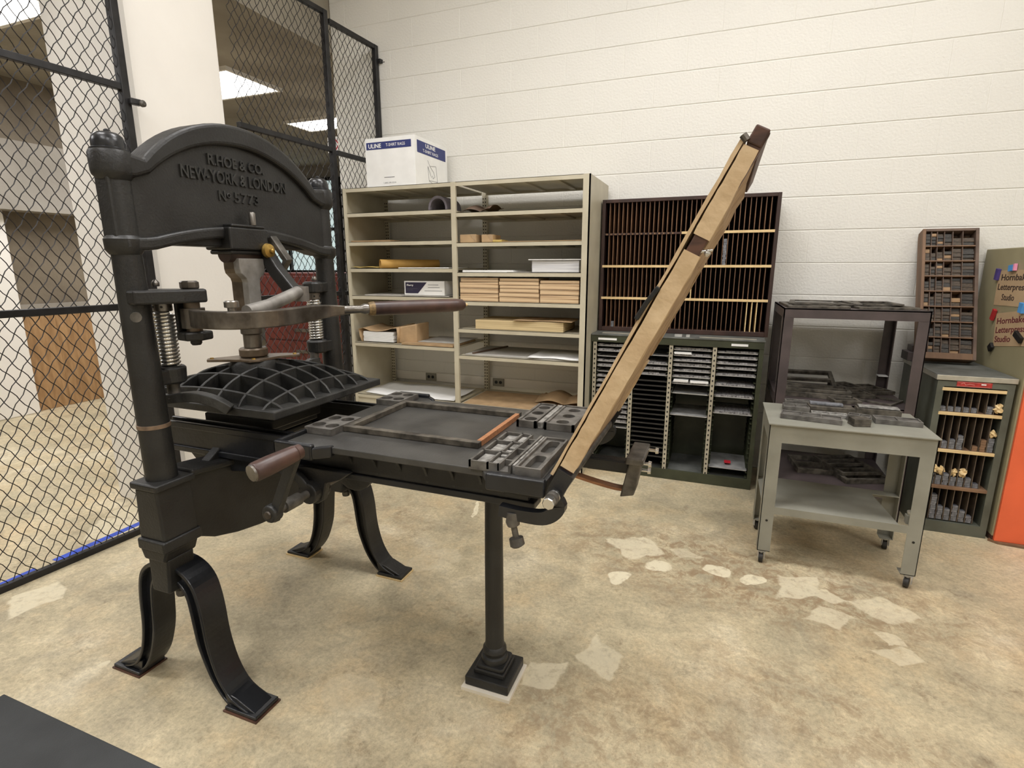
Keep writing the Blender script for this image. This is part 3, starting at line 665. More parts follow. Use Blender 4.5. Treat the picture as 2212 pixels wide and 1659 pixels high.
# base: column boxes, belly casting, pedestal
for s in (-1, 1):
    yc = -2.51 + s * .415
    b = MB(); b.prism([(XF - .055, .58), (XF + .053, .58), (XF + .046, .745), (XF - .046, .745)], yc - .058, yc + .058, 'y'); b.box(XF - .058, XF + .060, yc - .065, yc + .065, .742, .765)
    b.box(XF - .060, XF + .058, yc - .066, yc + .066, .545, .582); b.prism([(XF - .07, .545), (XF + .05, .545), (XF + .032, .505), (XF - .055, .505)], yc - .055, yc + .055, 'y')
    b.prism([(XF - .055, .51), (XF + .035, .51), (XF + .022, .39), (XF - .055, .39)], yc - .045, yc + .045, 'y')
    b.build('column_base', 'iron', press, bevel=.007, seg=3)
bel = [(-.36, .765), (-.20, .748), (-.10, .735), (0, .73), (.10, .735), (.20, .748), (.36, .765)]
bot = [(.36, .545), (.29, .508), (.20, .482), (.10, .465), (0, .458), (-.10, .465), (-.20, .482), (-.29, .508), (-.36, .545)]
bb = MB(); bb.prism([(-2.51 + a, z) for a, z in bel + bot], XF - .045, XF + .038, 'x')
bb.sweep([(XF, -2.51 + a, z) for a, z in bel], .115, .022, (0, 0, 1))
bb.build('belly_casting', 'iron', press, bevel=.006)
pd = MB()
for z0, z1, a, b_ in ((.735, .760, .075, .055), (.760, .780, .095, .07), (.780, .800, .115, .085), (.800, .818, .135, .10), (.818, .828, .125, .09), (.828, .846, .15, .112), (.846, .880, .158, .122)):
    pd.box(XF - a, XF + a, -2.51 - b_, -2.51 + b_, z0, z1)
pd.build('pedestal', 'iron', press, bevel=.006)
# brace webs between boxes and rails
wb = MB(); wb.prism([(-2.88, .70), (-2.72, .80), (-2.30, .80), (-2.14, .70), (-2.14, .66), (-2.88, .66)], XF - .02, XF + .015, 'x')
wb.build('brace_web', 'iron', press, bevel=.004)
# rails + cross ties
for s in (-1, 1):
    y = -2.50 + s * .205
    r = MB(); r.box(.745, 2.12, y - .022, y + .022, .775, .862); r.box(.745, 2.14, y - .03, y + .03, .765, .785)
    r.box(.745, 2.12, y - .028, y - .014, .85, .872); r.box(.745, 2.12, y + .014, y + .028, .85, .872)
    r.prism([(.83, .775), (1.42, .775), (1.28, .74), (1.05, .712), (.90, .705)], y - .008, y + .008, 'y')
    r.build('rail', 'iron_blue' if s < 0 else 'iron', press, bevel=.003)
for a, b in ((1.88, 1.95), (.75, .80), (1.30, 1.36)): MB().box(a, b, -2.70, -2.30, .775, .825).build('cross_tie', 'iron', press)
# legs
outer = [(.0, .476), (.045, .472), (.09, .452), (.122, .415), (.138, .36), (.146, .30), (.150, .24), (.162, .17), (.186, .10), (.228, .045), (.300, .014)]
inner = [(.0, .420), (.035, .414), (.058, .398), (.076, .368), (.084, .32), (.090, .265), (.098, .205), (.116, .145), (.142, .085), (.178, .036), (.205, .014)]
def leg(sx, yc):
    mb = MB(); cx = .972
    o = interp([(a, b, 0) for a, b in outer], 3); i_ = interp([(a, b, 0) for a, b in inner], 3)
    X = lambda p: cx + sx * p.x
    def strip(A, B, ya, yb):
        k = len(mb.v); n = len(A)
        for p, q in zip(A, B): mb.v += [Vector((X(p), ya, p.y)), Vector((X(q), ya, q.y)), Vector((X(q), yb, q.y)), Vector((X(p), yb, p.y))]
        for j in range(n - 1):
            for t in range(4): mb.f.append((k + j * 4 + t, k + j * 4 + (t + 1) % 4, k + j * 4 + 4 + (t + 1) % 4, k + j * 4 + 4 + t))
        mb.f.append((k, k + 1, k + 2, k + 3)); mb.f.append(tuple(k + (n - 1) * 4 + t for t in range(4)))
    lerp = lambda t: [p.lerp(q, t) for p, q in zip(o, i_)]
    wd = .044
    strip(o, lerp(.22), yc - wd, yc + wd); strip(lerp(.80), i_, yc - wd * .9, yc + wd * .9); strip(lerp(.15), lerp(.9), yc - wd * .55, yc + wd * .55)
    x0, x1 = sorted((cx + sx * .200, cx + sx * .330)); mb.box(x0, x1, yc - .050, yc + .046, .006, .018)
    mb.prism([(cx + sx * .20, .018), (cx + sx * .315, .018), (cx + sx * .24, .05), (cx + sx * .19, .06)], yc - .038, yc + .036, 'y')
    l = mb.build('leg', 'iron_blue' if yc < -2.5 else 'iron', press, bevel=.003)
    MB().box(x0 - .004, x1 + .004, yc - .054, yc + .050, 0, .006).build('foot_shim', 'wood_dk' if yc < -2.5 else 'wood_lt', l)
for yc in (-2.905, -2.075):
    for sx in (-1, 1): leg(sx, yc)
    MB().lathe([(.016, .355), (.018, .362), (.018, .376), (.012, .382), (.012, .40)], (XF + .0, yc - .01, 0), 12).build('leg_nut', 'ironworn', press)
# bed with corner ears
EZ = .902
bd = MB()
bo = [(1.372, -2.835), (1.50, -2.835), (1.535, -2.80), (2.02, -2.80), (2.045, -2.835), (2.185, -2.835), (2.195, -2.825), (2.195, -2.175), (2.185, -2.165), (2.045, -2.165), (2.02, -2.20), (1.535, -2.20), (1.50, -2.165), (1.372, -2.165)]
bd.prism(bo, .868, .888, 'z')
bed = bd.build('bed', 'bed_top', press, bevel=.003)
for s in (-1, 1):
    y0, y1 = (-2.842, -2.822) if s < 0 else (-2.178, -2.158)
    er = MB(); er.box(2.045, 2.200, y0, y1, .852, EZ - .004); er.build('bed_ear', 'iron_blue', bed, bevel=.006, seg=3)
    er = MB(); er.box(1.366, 1.505, y0, y1, .855, EZ)
    er.prism([(1.505, y0), (1.545, y0 - s * .035), (1.545, y1 - s * .035), (1.505, y1)], .858, .894, 'z')
    er.box(1.366, 1.380, min(y0, -2.5 + s * .20), max(y1, -2.5 + s * .20), .858, EZ)
    er.build('bed_ear', 'iron_blue', bed, bevel=.006, seg=3)
MB().box(2.186, 2.200, -2.83, -2.17, .852, .892).build('bed_end_rail', 'iron_blue', bed, bevel=.004)
for i in range(6):
    x = 1.56 + i * .085
    for s in (-1, 1):
        gs = MB(); yb = -2.50 + s * .232; yo = -2.50 + s * .295
        pr = [(yo, .868)] + [(yb + (yo - yb) * (1 - math.sin(t * PI / 2 / 8)), .868 - .075 * (1 - math.cos(t * PI / 2 / 8)) - 0) for t in range(9)] + [(yb, .868)]
        gs.prism(pr, x - .004, x + .004, 'x').build('bed_gusset', 'iron_dust', bed)
und = MB(); und.box(1.40, 2.15, -2.735, -2.265, .80, .868); und.build('bed_underframe', 'iron', bed)
# rounce: crank, shaft, drum, girth, bearing bracket
CX, CZ = 1.44, .728
sh = MB().cyl((CX, -2.93, CZ), (CX, -2.20, CZ), .012, n=16).build('rounce_shaft', 'ironworn', press, smooth=40)
MB().cyl((CX, -2.895, CZ), (CX, -2.835, CZ), .019, n=18).build('shaft_sleeve', 'ironworn', sh, smooth=40)
ck = MB(); ck.sweep([(CX, -2.935, CZ - .02), (CX + .04, -2.925, CZ + .08), (CX + .085, -2.918, CZ + .178)], [.022, .018, .020], .03, (1, 0, 0)); ck.lathe([(.022, -2.952), (.026, -2.948), (.026, -2.922), (.02, -2.918)], (CX, 0, CZ), 18, 'y')
ck.build('crank_arm', 'iron', sh, bevel=.003)
MB().lathe([(.010, -2.957), (.012, -2.953), (.012, -2.950)], (CX, 0, CZ), 14, 'y').build('crank_bolt', 'steel_dk', sh)
ha, hb = Vector((CX + .062, -3.045, CZ + .166)), Vector((CX + .092, -2.905, CZ + .184)); hv = hb - ha
MB().tube([ha + hv * t for t in (0, .03, .06, .3, .6, .85, .86, .875, .98, 1)], [.020, .0245, .0255, .026, .0245, .0225, .0195, .0215, .0195, .015], 18).build('crank_handle', 'handle', sh, smooth=45)
MB().tube([ha - hv * .02, ha + hv * .02], [.0215, .0225], 18).build('handle_washer', 'steel', sh, smooth=45)
dr = MB(); dr.lathe([(.072, -2.585), (.078, -2.58), (.078, -2.565), (.066, -2.56), (.066, -2.43), (.078, -2.425), (.078, -2.41), (.07, -2.405)], (CX, 0, CZ), 28, 'y')
dr.build('drum', 'iron', sh, smooth=40)
MB().lathe([(.0675, -2.55), (.0675, -2.45)], (CX, 0, CZ), 28, 'y').build('girth_belt', 'beltm', sh, smooth=60)
bkp = [(CX - .17, .80), (CX - .10, .79), (CX - .02, .802), (CX + .14, .802), (CX + .10, .775), (CX + .05, .758), (CX + .032, .70), (CX + .01, .685), (CX - .035, .688), (CX - .045, .715), (CX - .07, .745), (CX - .13, .762)]
for s in (-1, 1):
    y = -2.50 + s * .262
    k = MB(); k.prism([(x, z) for x, z in bkp], y - .012, y + .012, 'y'); k.lathe([(.034, y - .04), (.034, y + .03)], (CX, 0, CZ), 18, 'y')
    k.sweep(interp([(CX - .15, y - s * .01, .80), (CX - .09, y + s * .015, .79), (CX - .03, y + s * .03, .77), (CX + .0, y + s * .03, .735)], 5), .03, .02, (0, 1, 0))
    k.build('bearing_bracket', 'iron', press, bevel=.004)
# forestay post with stepped base
fs = MB(); cx, cy = 1.925, -2.507
fs.lathe([(.044, .076), (.046, .088), (.044, .098), (.037, .102), (.037, .110), (.041, .116), (.040, .126), (.0325, .135), (.0315, .16), (.0305, .45), (.028, .70), (.031, .78)], (cx, cy, 0), 28)
post = fs.build('forestay_post', 'iron', press, smooth=35)
pb = MB(); pb.box(cx - .078, cx + .078, cy - .078, cy + .078, .012, .046); pb.box(cx - .055, cx + .055, cy - .055, cy + .055, .046, .064); pb.prism([(cx - .05, cy - .042), (cx - .042, cy - .05), (cx + .042, cy - .05), (cx + .05, cy - .042), (cx + .05, cy + .042), (cx + .042, cy + .05), (cx - .042, cy + .05), (cx - .05, cy + .042)], .064, .078, 'z')
pb.build('post_base', 'iron', post, bevel=.004)
single('shim_board', MB().box(cx - .086, cx + .088, cy - .092, cy + .084, 0, .0115), 'whiteb', 'thin white board lying on the floor under the foot of the press post', 'board')
# tympan hinge end
HX, HZ = 2.235, .90
hg = MB(); hg.cyl((HX - .012, -2.86, .862), (HX - .012, -2.14, .862), .016, n=14)
hinge = hg.build('hinge_rod', 'ironworn', press, smooth=40)
MB().lathe([(.013, -2.885), (.015, -2.883), (.015, -2.866), (.010, -2.862), (.010, -2.83)], (HX - .012, 0, .862), 8, 'y').build('hinge_bolt', 'chrome', hinge)
MB().tube([(HX - .012, -2.85, .862), (HX - .012, -2.84, .862), (HX - .012, -2.832, .862), (HX - .012, -2.822, .862), (HX - .012, -2.812, .862)], [.014, .017, .014, .018, .014], 14).build('hinge_nut', 'chrome', hinge, smooth=30)
MB().lathe([(.016, -2.805), (.016, -2.70)], (HX - .012, 0, .862), 16, 'y').build('hinge_sleeve', 'ironworn', hinge, smooth=40)
dv = Vector((.372, 0, .742)).normalized(); nv = Vector((dv.z, 0, -dv.x))   # along the tympan; nv points to the underside (+x)
def T3(a, y, b): return Vector((2.220, y, .905)) + dv * a + nv * b
qd = []
arcp = interp([T3(.03, 0, .02), T3(-.04, 0, .022), (2.232, 0, .83), (2.20, 0, .80), (2.14, 0, .795), (2.08, 0, .80)], 6)
for s, lab in ((-1, 0), (1, 0)):
    y = -2.50 + s * .325
    q = MB(); q.sweep([Vector((p.x, y, p.z)) for p in arcp], [.042 - .014 * i / (len(arcp) - 1) for i in range(len(arcp))], .024, (0, 1, 0))
    qd.append(q.build('quadrant_arm', 'iron_blue', press, bevel=.004))
MB().tube([(2.115, -2.83, .80), (2.115, -2.83, .775), (2.118, -2.83, .765), (2.118, -2.83, .762), (2.125, -2.832, .735), (2.125, -2.832, .733), (2.130, -2.834, .715), (2.131, -2.834, .712)], [.014, .018, .016, .008, .008, .018, .019, .014], 12).build('adjusting_screw', 'ironworn', press, smooth=35)
# tympan: wooden frame wrapped in kraft paper
TL = .835; ty0, ty1 = -2.825, -2.165
tf = MB()
def tbox(mb, a0, a1, y0, y1, b0, b1):
    vs = [T3(a, y, b) for b in (b0, b1) for (a, y) in ((a0, y0), (a1, y0), (a1, y1), (a0, y1))]
    return mb.add(vs, [(0, 3, 2, 1), (4, 5, 6, 7), (0, 1, 5, 4), (1, 2, 6, 5), (2, 3, 7, 6), (3, 0, 4, 7)])
tbox(tf, 0, TL, ty0 + .003, ty0 + .03, .002, .030)
tym = tf.build('tympan_frame', 'wood_dk', press, bevel=.002)
tbox(MB(), 0, TL - .115, ty1 - .03, ty1 - .003, .002, .028).build('frame_rail', 'wood_dk', tym, bevel=.002)
tbox(MB(), TL - .03, TL + .004, ty0 + .0, ty1 - .003, .000, .028).build('frame_rail', 'wood_dk', tym, bevel=.003)
tbox(MB(), 0, .04, ty0 + .03, ty1 - .03, .002, .028).build('frame_rail', 'wood_dk', tym, bevel=.002)
random.seed(3)
def skin(mb, a0, a1, y0, y1, b0, b1, na=22, ny=6, w0=1.0, w1=1.0, amp=.0010):   # crumpled wrapped paper slab
    k = len(mb.v); sec = []
    for i in range(na + 1):
        t = i / na; a = a0 + (a1 - a0) * t; w = w0 + (w1 - w0) * t
        ring = [(y0, b0), ((y0 + y1) / 2, b0), (y1, b0), (y1, b0 + (b1 - b0) * w), ((y0 + y1) / 2, b0 + (b1 - b0) * w), (y0, b0 + (b1 - b0) * w)]
        sec.append([T3(a, y + random.uniform(-1, 1) * amp, b + random.uniform(-1, 1) * amp) for y, b in ring])
    for r in sec: mb.v += r
    for i in range(na):
        for j in range(6): mb.f.append((k + i * 6 + j, k + i * 6 + (j + 1) % 6, k + i * 6 + 6 + (j + 1) % 6, k + i * 6 + 6 + j))
    mb.f.append(tuple(k + j for j in range(6))); mb.f.append(tuple(k + na * 6 + j for j in range(6)))
    return mb
skin(MB(), .035, .588, ty0, ty0 + .045, -.002, .034, 26).build('kraft_wrap', 'kraft', tym)
skin(MB(), .622, TL - .035, ty0, ty0 + .045, -.002, .033, 12, w1=.85).build('kraft_wrap', 'kraft', tym)
skin(MB(), .0, TL - .02, ty0 + .004, ty1, -.013, -.006, 20).build('tympan_sheet', 'kraft', tym)
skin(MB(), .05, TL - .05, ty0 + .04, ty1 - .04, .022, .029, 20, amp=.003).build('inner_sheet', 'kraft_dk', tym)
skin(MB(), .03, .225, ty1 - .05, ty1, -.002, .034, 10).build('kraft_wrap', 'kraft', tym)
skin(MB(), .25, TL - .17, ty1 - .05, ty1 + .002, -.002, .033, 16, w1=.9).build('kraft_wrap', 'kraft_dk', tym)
MB().sweep([T3(.42, ty0 - .002, -.016), T3(.46, ty0 - .002, -.014), T3(.50, ty0 - .002, -.008)], .010, .010, (0, 1, 0)).build('catch', 'black', tym, bevel=.002)
sc = MB(); p = T3(.60, ty0 + .008, .042); sc.lathe([(.004, 0), (.007, .003), (.007, .008), (.003, .012)], (p.x - .006, p.y, p.z), 10, 'x'); sc.cyl(T3(.595, ty0 + .008, .025), T3(.61, ty0 + .008, .048), .003); sc.build('wing_screw', 'chrome', tym, smooth=40)
MB().cyl(T3(TL - .028, ty0 + .0, .0), T3(TL - .022, ty0, -.012), .007, n=10).build('corner_screw', 'steel_dk', tym)
# gallows: arm, end block and bent wooden spring that catch the tympan
gl = MB(); gl.box(2.20, 2.345, -2.475, -2.435, .800, .838); gl.build('gallows_arm', 'iron', press, bevel=.006)
ga = MB(); ga.prism([(2.325, .735), (2.365, .745), (2.385, .86), (2.35, .862)], -2.50, -2.415, 'y'); ga.box(2.34, 2.39, -2.52, -2.36, .845, .865)
gbk = ga.build('gallows_block', 'ironworn', press, bevel=.004)
for y, z, x in ((-2.40, .79, 2.372), (-2.45, .83, 2.378), (-2.385, .852, 2.39)):
    MB().tube([(x, y, z), (x + .018, y, z), (x + .019, y, z), (x + .028, y, z)], [.005, .005, .010, .009], 10).build('thumb_screw', 'chrome', gbk, smooth=40)
MB().sweep(interp([(2.17, -2.46, .772), (2.24, -2.46, .758), (2.31, -2.46, .748), (2.345, -2.46, .752), (2.352, -2.46, .765)], 5), .03, .008).build('wooden_spring', 'wood_or', press)

# ------------------------------------------------------------------ forme furniture on the bed
Z0 = .8885
ch = MB()
for (x0, x1, y0, y1) in ((1.475, 1.945, -2.660, -2.638), (1.475, 1.945, -2.322, -2.300), (1.475, 1.497, -2.638, -2.322)): ch.box(x0, x1, y0, y1, Z0, .906)
single('chase_frame', ch, 'chase', 'large old iron frame lying on the press bed', 'chase', bevel=.0015)
single('wood_strip', MB().box(1.930, 1.945, -2.637, -2.323, Z0, .906), 'wood_or', 'orange wooden strip closing the right end of the iron frame on the press bed', 'wood strip', bevel=.001)
def four_hole(x0, x1, y0, y1, label):
    mb = MB(); mx, my = (x0 + x1) / 2, (y0 + y1) / 2
    for a, b in ((x0, mx), (mx, x1)):
        for c, d in ((y0, my), (my, y1)): mb.holecell(a, b, c, d, Z0, .909, (a + b) / 2, (c + d) / 2, .021, .021)
    return single('corner_plate', mb, 'plate', label, 'metal plate', 'four hole corner plates')
four_hole(1.372, 1.475, -2.715, -2.565, 'dark metal plate with four round holes on the near left corner of the bed')
four_hole(1.372, 1.475, -2.335, -2.20, 'dark metal plate with four round holes on the far left corner of the bed')
# far right pair of three-hole plates around a bright strip
for i, (x0, x1, lb) in enumerate(((1.968, 2.035, 'dark metal plate with three round holes, left of the bright strip at the far corner'), (2.062, 2.160, 'dark metal plate with three round holes, right of the bright strip at the far corner'))):
    mb = MB(); ys = [-2.405 + .225 * k / 3 for k in range(4)]
    for k in range(3): mb.holecell(x0 + .008, x1 - .008, ys[k], ys[k + 1], Z0, .906, (x0 + x1) / 2, (ys[k] + ys[k + 1]) / 2, .021, .021)
    mb.box(x0, x0 + .008, ys[0] - .008, ys[3] + .008, Z0, .911); mb.box(x1 - .008, x1, ys[0] - .008, ys[3] + .008, Z0, .911); mb.box(x0, x1, ys[0] - .008, ys[0], Z0, .911); mb.box(x0, x1, ys[3], ys[3] + .008, Z0, .911)
    single('hole_plate', mb, 'plate', lb, 'metal plate', 'three hole plates')
single('metal_strip', MB().box(2.040, 2.057, -2.41, -2.175, Z0, .910), 'plate_lt', 'bright metal strip between the two plates with three holes', 'metal strip', bevel=.001)
# near right: compartmented block and slotted plate
cb = MB(); x0, x1, y0, y1 = 1.985, 2.100, -2.808, -2.545; th = .006
cb.box(x0, x1, y0, y1, Z0, .894)
for x in (x0, x0 + .050, x0 + .080, x1 - th): cb.box(x, x + th, y0 if x > x0 + .09 else y0, y1, .894, .912)
for y in (y0, y0 + .087, y0 + .175, y1 - th): cb.box(x0, x0 + .084, y, y + th, .894, .912)
for y in (y0 + .04, y0 + .13, y0 + .22): cb.box(x0 + .084, x1, y, y + th, .894, .910)
comp = single('compartment_block', cb, 'plate', 'dark metal block divided into small compartments at the near right corner of the bed', 'metal block')
for i in range(3):
    MB().box(x0 + .012, x0 + .046, y0 + .014 + i * .088, y0 + .080 + i * .087, .894, .904).build('filled_cell', 'plate_lt', comp, bevel=.001)
for i in range(4):
    MB().box(x0 + .058, x0 + .078, y0 + .012 + i * .064, y0 + .062 + i * .062, .894, .906).build('filled_cell', 'plate_lt', comp, bevel=.001)
single('metal_strip', MB().box(2.103, 2.109, -2.80, -2.55, Z0, .911), 'plate_lt', 'thin bright strip between the compartment block and the slotted plate', 'metal strip')
sl = MB(); x0, x1 = 2.112, 2.180; ys = [-2.808, -2.68, -2.552]
for k in range(2): sl.holecell(x0 + .006, x1 - .006, ys[k] + (.006 if k == 0 else 0), ys[k + 1] - (.006 if k else 0), Z0, .905, (x0 + x1) / 2, (ys[k] + ys[k + 1]) / 2, .017, .050, 32, 5.0)
sl.box(x0, x0 + .006, ys[0], ys[2], Z0, .912); sl.box(x1 - .006, x1, ys[0], ys[2], Z0, .912); sl.box(x0 + .006, x1 - .006, ys[0], ys[0] + .006, Z0, .912); sl.box(x0 + .006, x1 - .006, ys[2] - .006, ys[2], Z0, .912)
single('slotted_plate', sl, 'plate', 'dark metal plate with two long slots at the near right corner of the bed', 'metal plate')
single('floor_mat', MB().box(.44, 1.5, -4.1, -3.175, 0, .014), 'mat', 'dark grey rubber floor mat in the near left corner of the picture', 'floor mat', bevel=.004)

# ------------------------------------------------------------------ beige shelving
random.seed(11)
sv = thing('shelving_unit', 'tall beige steel shelving unit with two bays against the block wall', 'shelves', (.83, -.3, 0))
SY0, SY1, ST = -.585, -.03, 1.955
MB().box(-.090, -.082, SY0, SY1, 0, ST).box(-.090, -.055, SY0, SY0 + .012, 0, ST).build('side_panel', 'shelf', sv)
MB().box(1.752, 1.760, SY0, SY1, 0, ST).box(1.715, 1.760, SY0, SY0 + .012, 0, ST).build('side_panel', 'shelf', sv)
MB().box(.802, .838, SY0 - .002, SY0 + .02, 0, ST).build('middle_post', 'shelf', sv, bevel=.002)
MB().box(.802, .838, SY1 - .03, SY1, 0, ST).build('rear_post', 'shelf', sv)
def holes(x0, x1, y, z0, z1, pitch, n2=2):
    mb = MB(); z = z0
    while z < z1:
        for k in range(n2):
            x = x0 + (x1 - x0) * (k + .5) / n2; mb.box(x - .0035, x + .0035, y - .0015, y + .001, z, z + .009)
        z += pitch
    return mb
for x0, x1 in ((-.078, -.045), (.802, .838), (1.70, 1.735)):
    p = MB().box(x0, x1, SY1 - .035, SY1 - .030, 0, ST).build('slotted_post', 'shelf', sv)
    h = holes(x0, x1, SY1 - .036, .05, ST - .05, .025).build('slot', 'brown_in', p); h['kind'] = 'stuff'
def shelf_board(x0, x1, z, deep=True):
    mb = MB(); mb.box(x0, x1, SY0 + .004, SY1 - .04, z - .012, z - .009); mb.box(x0, x1, SY0 + .002, SY0 + .006, z - .027, z); mb.box(x0, x1, SY0 + .002, SY0 + .02, z - .003, z)
    mb.box(x0, x1, SY0 + .02, SY1 - .04, z - .009, z - .003); mb.box(x0, x1, SY1 - .045, SY1 - .04, z - .027, z)
    for k in range(1, 4):
        x = x0 + (x1 - x0) * k / 4; mb.box(x - .02, x + .02, SY0 + .01, SY1 - .05, z - .022, z - .012)
    return mb.build('shelf', 'shelf', sv)
LZ = (1.955, 1.782, 1.578, 1.388, 1.188, .832, .425)
RZ = (1.955, 1.757, 1.560, 1.362, 1.164, .972, .782, .425)
for z in LZ: shelf_board(-.081, .803, z)
for z in RZ: shelf_board(.837, 1.751, z)
MB().box(-.08, .80, SY0 + .01, SY0 + .016, .0, .40).build('kick_plate', 'shelf', sv)
rw = MB(); rw.box(-.5, 1.76, -.025, .0, .44, .512)
struct('trim_7', rw, 'pillar', bevel=.003)
for x, lb in ((.287, 'grey double wall outlet on the raceway behind the left shelf bay'), (.914, 'grey double wall outlet on the raceway behind the right shelf bay')):
    t = thing('wall_outlet', lb, 'outlet', (x, -.03, .44), 0, 'wall outlets')
    MB().box(x - .05, x + .05, -.034, -.0255, .445, .51).build('cover_plate', 'outlet', t, bevel=.002)
    for d in (-.019, .019): MB().lathe([(.013, -.0365), (.013, -.034)], (x + d, 0, .478), 14, 'y').build('socket', 'black', t)
single('outlet_plug', MB().box(1.62, 1.70, -.06, -.026, .43, .50), 'black', 'black plug adapter on the raceway behind the right shelf bay', 'plug', bevel=.004)

# things on the shelves -------------------------------------------------
bx = thing('cardboard_box', 'white and blue printed cardboard box on top of the shelving unit', 'box', (.315, -.31, ST))
bx0, bx1, by0, by1, bz0, bz1 = .112, .518, -.552, -.08, ST, 2.283
MB().box(bx0, bx1, by0, by1, bz0, bz1).build('carton', 'white', bx, bevel=.002)
MB().box(bx0 + .012, bx1 - .028, by0 - .0012, by0, bz1 - .075, bz1 - .027).build('printed_band', 'blue', bx)
text('printed_text', 'ULINE', 'white', bx, (bx0 + .030, by0 - .0012, bz1 - .065), (1, 0, 0), (0, 0, 1), .027, .105, bold=.02)
text('printed_text', 'T-SHIRT RAGS', 'white', bx, (bx0 + .175, by0 - .0012, bz1 - .060), (1, 0, 0), (0, 0, 1), .020, .155)
text('printed_text', '1-800-295-5510', 'ink', bx, (bx0 + .145, by0, bz0 + .022), (1, 0, 0), (0, 0, 1), .010, .10)
MB().box(bx0 + .15, bx0 + .235, by0 - .0005, by0, bz0 + .062, bz0 + .066).build('printed_line', 'ink', bx)
MB().box(bx1, bx1 + .0012, by0 + .03, by1 - .03, bz1 - .105, bz1 - .025).build('printed_band', 'blue', bx)
text('printed_text', 'ULINE', 'white', bx, (bx1 + .0012, (by0 + by1) / 2 - .02, bz1 - .058), (0, 1, 0), (0, 0, 1), .026, .14, align='CENTER', bold=.02)
text('printed_text', 'T-SHIRT RAGS', 'white', bx, (bx1 + .0012, (by0 + by1) / 2 - .02, bz1 - .092), (0, 1, 0), (0, 0, 1), .020, .22, align='CENTER')
dw = MB(); X = bx1 + .001
for a, b in (((.17, .19), (.20, .155)), ((.20, .155), (.29, .165)), ((.29, .165), (.31, .06)), ((.31, .06), (.185, .055)), ((.185, .055), (.17, .15)), ((.17, .15), (.22, .08)), ((.20, .155), (.255, .12)), ((.255, .12), (.27, .09)), ((.27, .09), (.245, .075)), ((.245, .075), (.235, .095)), ((.185, .052), (.24, .040)), ((.24, .040), (.31, .057))):
    dw.sweep([(X, by0 + a[0], bz0 + a[1]), (X, by0 + b[0], bz0 + b[1])], .002, .001, (1, 0, 0))
dw.build('line_drawing', 'ink', bx)
def sheets(name, x0, x1, y0, y1, z, h, m, label, cat='paper', group=None, rz=0, n=1):
    cx, cy = (x0 + x1) / 2, (y0 + y1) / 2; mb = MB()
    for k in range(n):
        mb.obox((random.uniform(-1, 1) * .002 * (n > 1), random.uniform(-1, 1) * .002 * (n > 1), h * (k + .5) / n), (x1 - x0, y1 - y0, h / n * .96), (0, 0, random.uniform(-1, 1) * .004 * (n > 1)))
    o = mb.build(name, m, None, local=True); o.location = (cx, cy, z + .0005); o.rotation_euler = (0, 0, rz); return tag(o, label, cat, group)
def curl_sheet(name, x0, x1, y0, y1, z, amp, m, label, cat='paper', seed=0, nx=14, ny=6):
    R = random.Random(seed); mb = MB(); 
    for i in range(nx + 1):
        for j in range(ny + 1):
            u, v = i / nx, j / ny
            h = amp * (abs(math.sin(u * 5.1 + seed)) * .6 + .4 * abs(math.sin(v * 4 + seed * 2))) * (1 if 0 < j else .5)
            mb.v.append(Vector((x0 + (x1 - x0) * u, y0 + (y1 - y0) * v + .01 * math.sin(u * 7 + seed), z + .0015 + h)))
    for i in range(nx):
        for j in range(ny): q = i * (ny + 1) + j; mb.f.append((q, q + 1, q + ny + 2, q + ny + 1))
    o = mb.build(name, m, None, smooth=60); s = o.modifiers.new('thick', 'SOLIDIFY'); s.thickness = .001; s.offset = 1
    return tag(o, label, cat)
# top shelf
fl = MB(); pts = []
for i in range(13):
    a = PI * (1 - i / 12); pts.append((.665 + .075 * math.cos(a), 1.784 + .098 * math.sin(a) ** .8))
out = pts + [(x * .80 + .665 * .20, 1.784 + (z - 1.784) * .82) for x, z in reversed(pts)]
fl.prism(out, -.52, -.30, 'y')
single('felt_roll', fl, 'felt', 'grey felt sheet bent into an arch on the top shelf', 'felt')
curl_sheet('wrapping_paper', .86, 1.08, -.56, -.30, 1.757, .055, 'darkp', 'crumpled dark brown paper on the top shelf of the right bay', seed=3)
sheets('paper_sheet', .86, 1.12, -.54, -.26, 1.757, .003, 'yellowp', 'thin cream sheet under the crumpled dark brown paper', rz=-.1)
# left bay
sheets('paper_sheet', -.04, .30, -.575, -.30, 1.578, .010, 'brownp', 'flat brown papers on the second shelf of the left bay', rz=.02, n=3)
curl_sheet('yellow_paper', -.07, .17, -.57, -.30, 1.388, .014, 'yellowp', 'crumpled yellow paper at the left end of the third shelf', seed=1)
mr = thing('paper_roll', 'manila paper roll lying on the third shelf of the left bay', 'roll', (.34, -.40, 1.388))
ring = []; mb = MB(); n = 20; k = 0
for (x, y) in ((.185, -.545), (.49, -.21)):
    for r in (.032, .028):
        for j in range(n): a = 2 * PI * j / n; mb.v.append(Vector((x - .737 * r * math.cos(a), y + .676 * r * math.cos(a), 1.421 + r * math.sin(a))))
for j in range(n):
    q = (j + 1) % n
    mb.f += [(j, q, 2 * n + q, 2 * n + j), (n + j, 3 * n + j, 3 * n + q, n + q), (j, n + j, n + q, q), (2 * n + j, 2 * n + q, 3 * n + q, 3 * n + j)]
mb.build('roll', 'manila', mr, smooth=40)
sheets('paper_sheet', .36, .77, -.575, -.25, 1.388, .006, 'white', 'white sheets in front of the manila roll', n=2)
sheets('paper_sheet', .05, .36, -.57, -.25, 1.188, .008, 'greyp', 'pale papers left of the small white box', rz=.04, n=3)
wb_ = thing('white_box', 'small white carton with dark label on the fourth shelf of the left bay', 'box', (.53, -.42, 1.188))
MB().box(.365, .700, -.515, -.30, 1.196, 1.298).build('carton', 'white', wb_, bevel=.002)
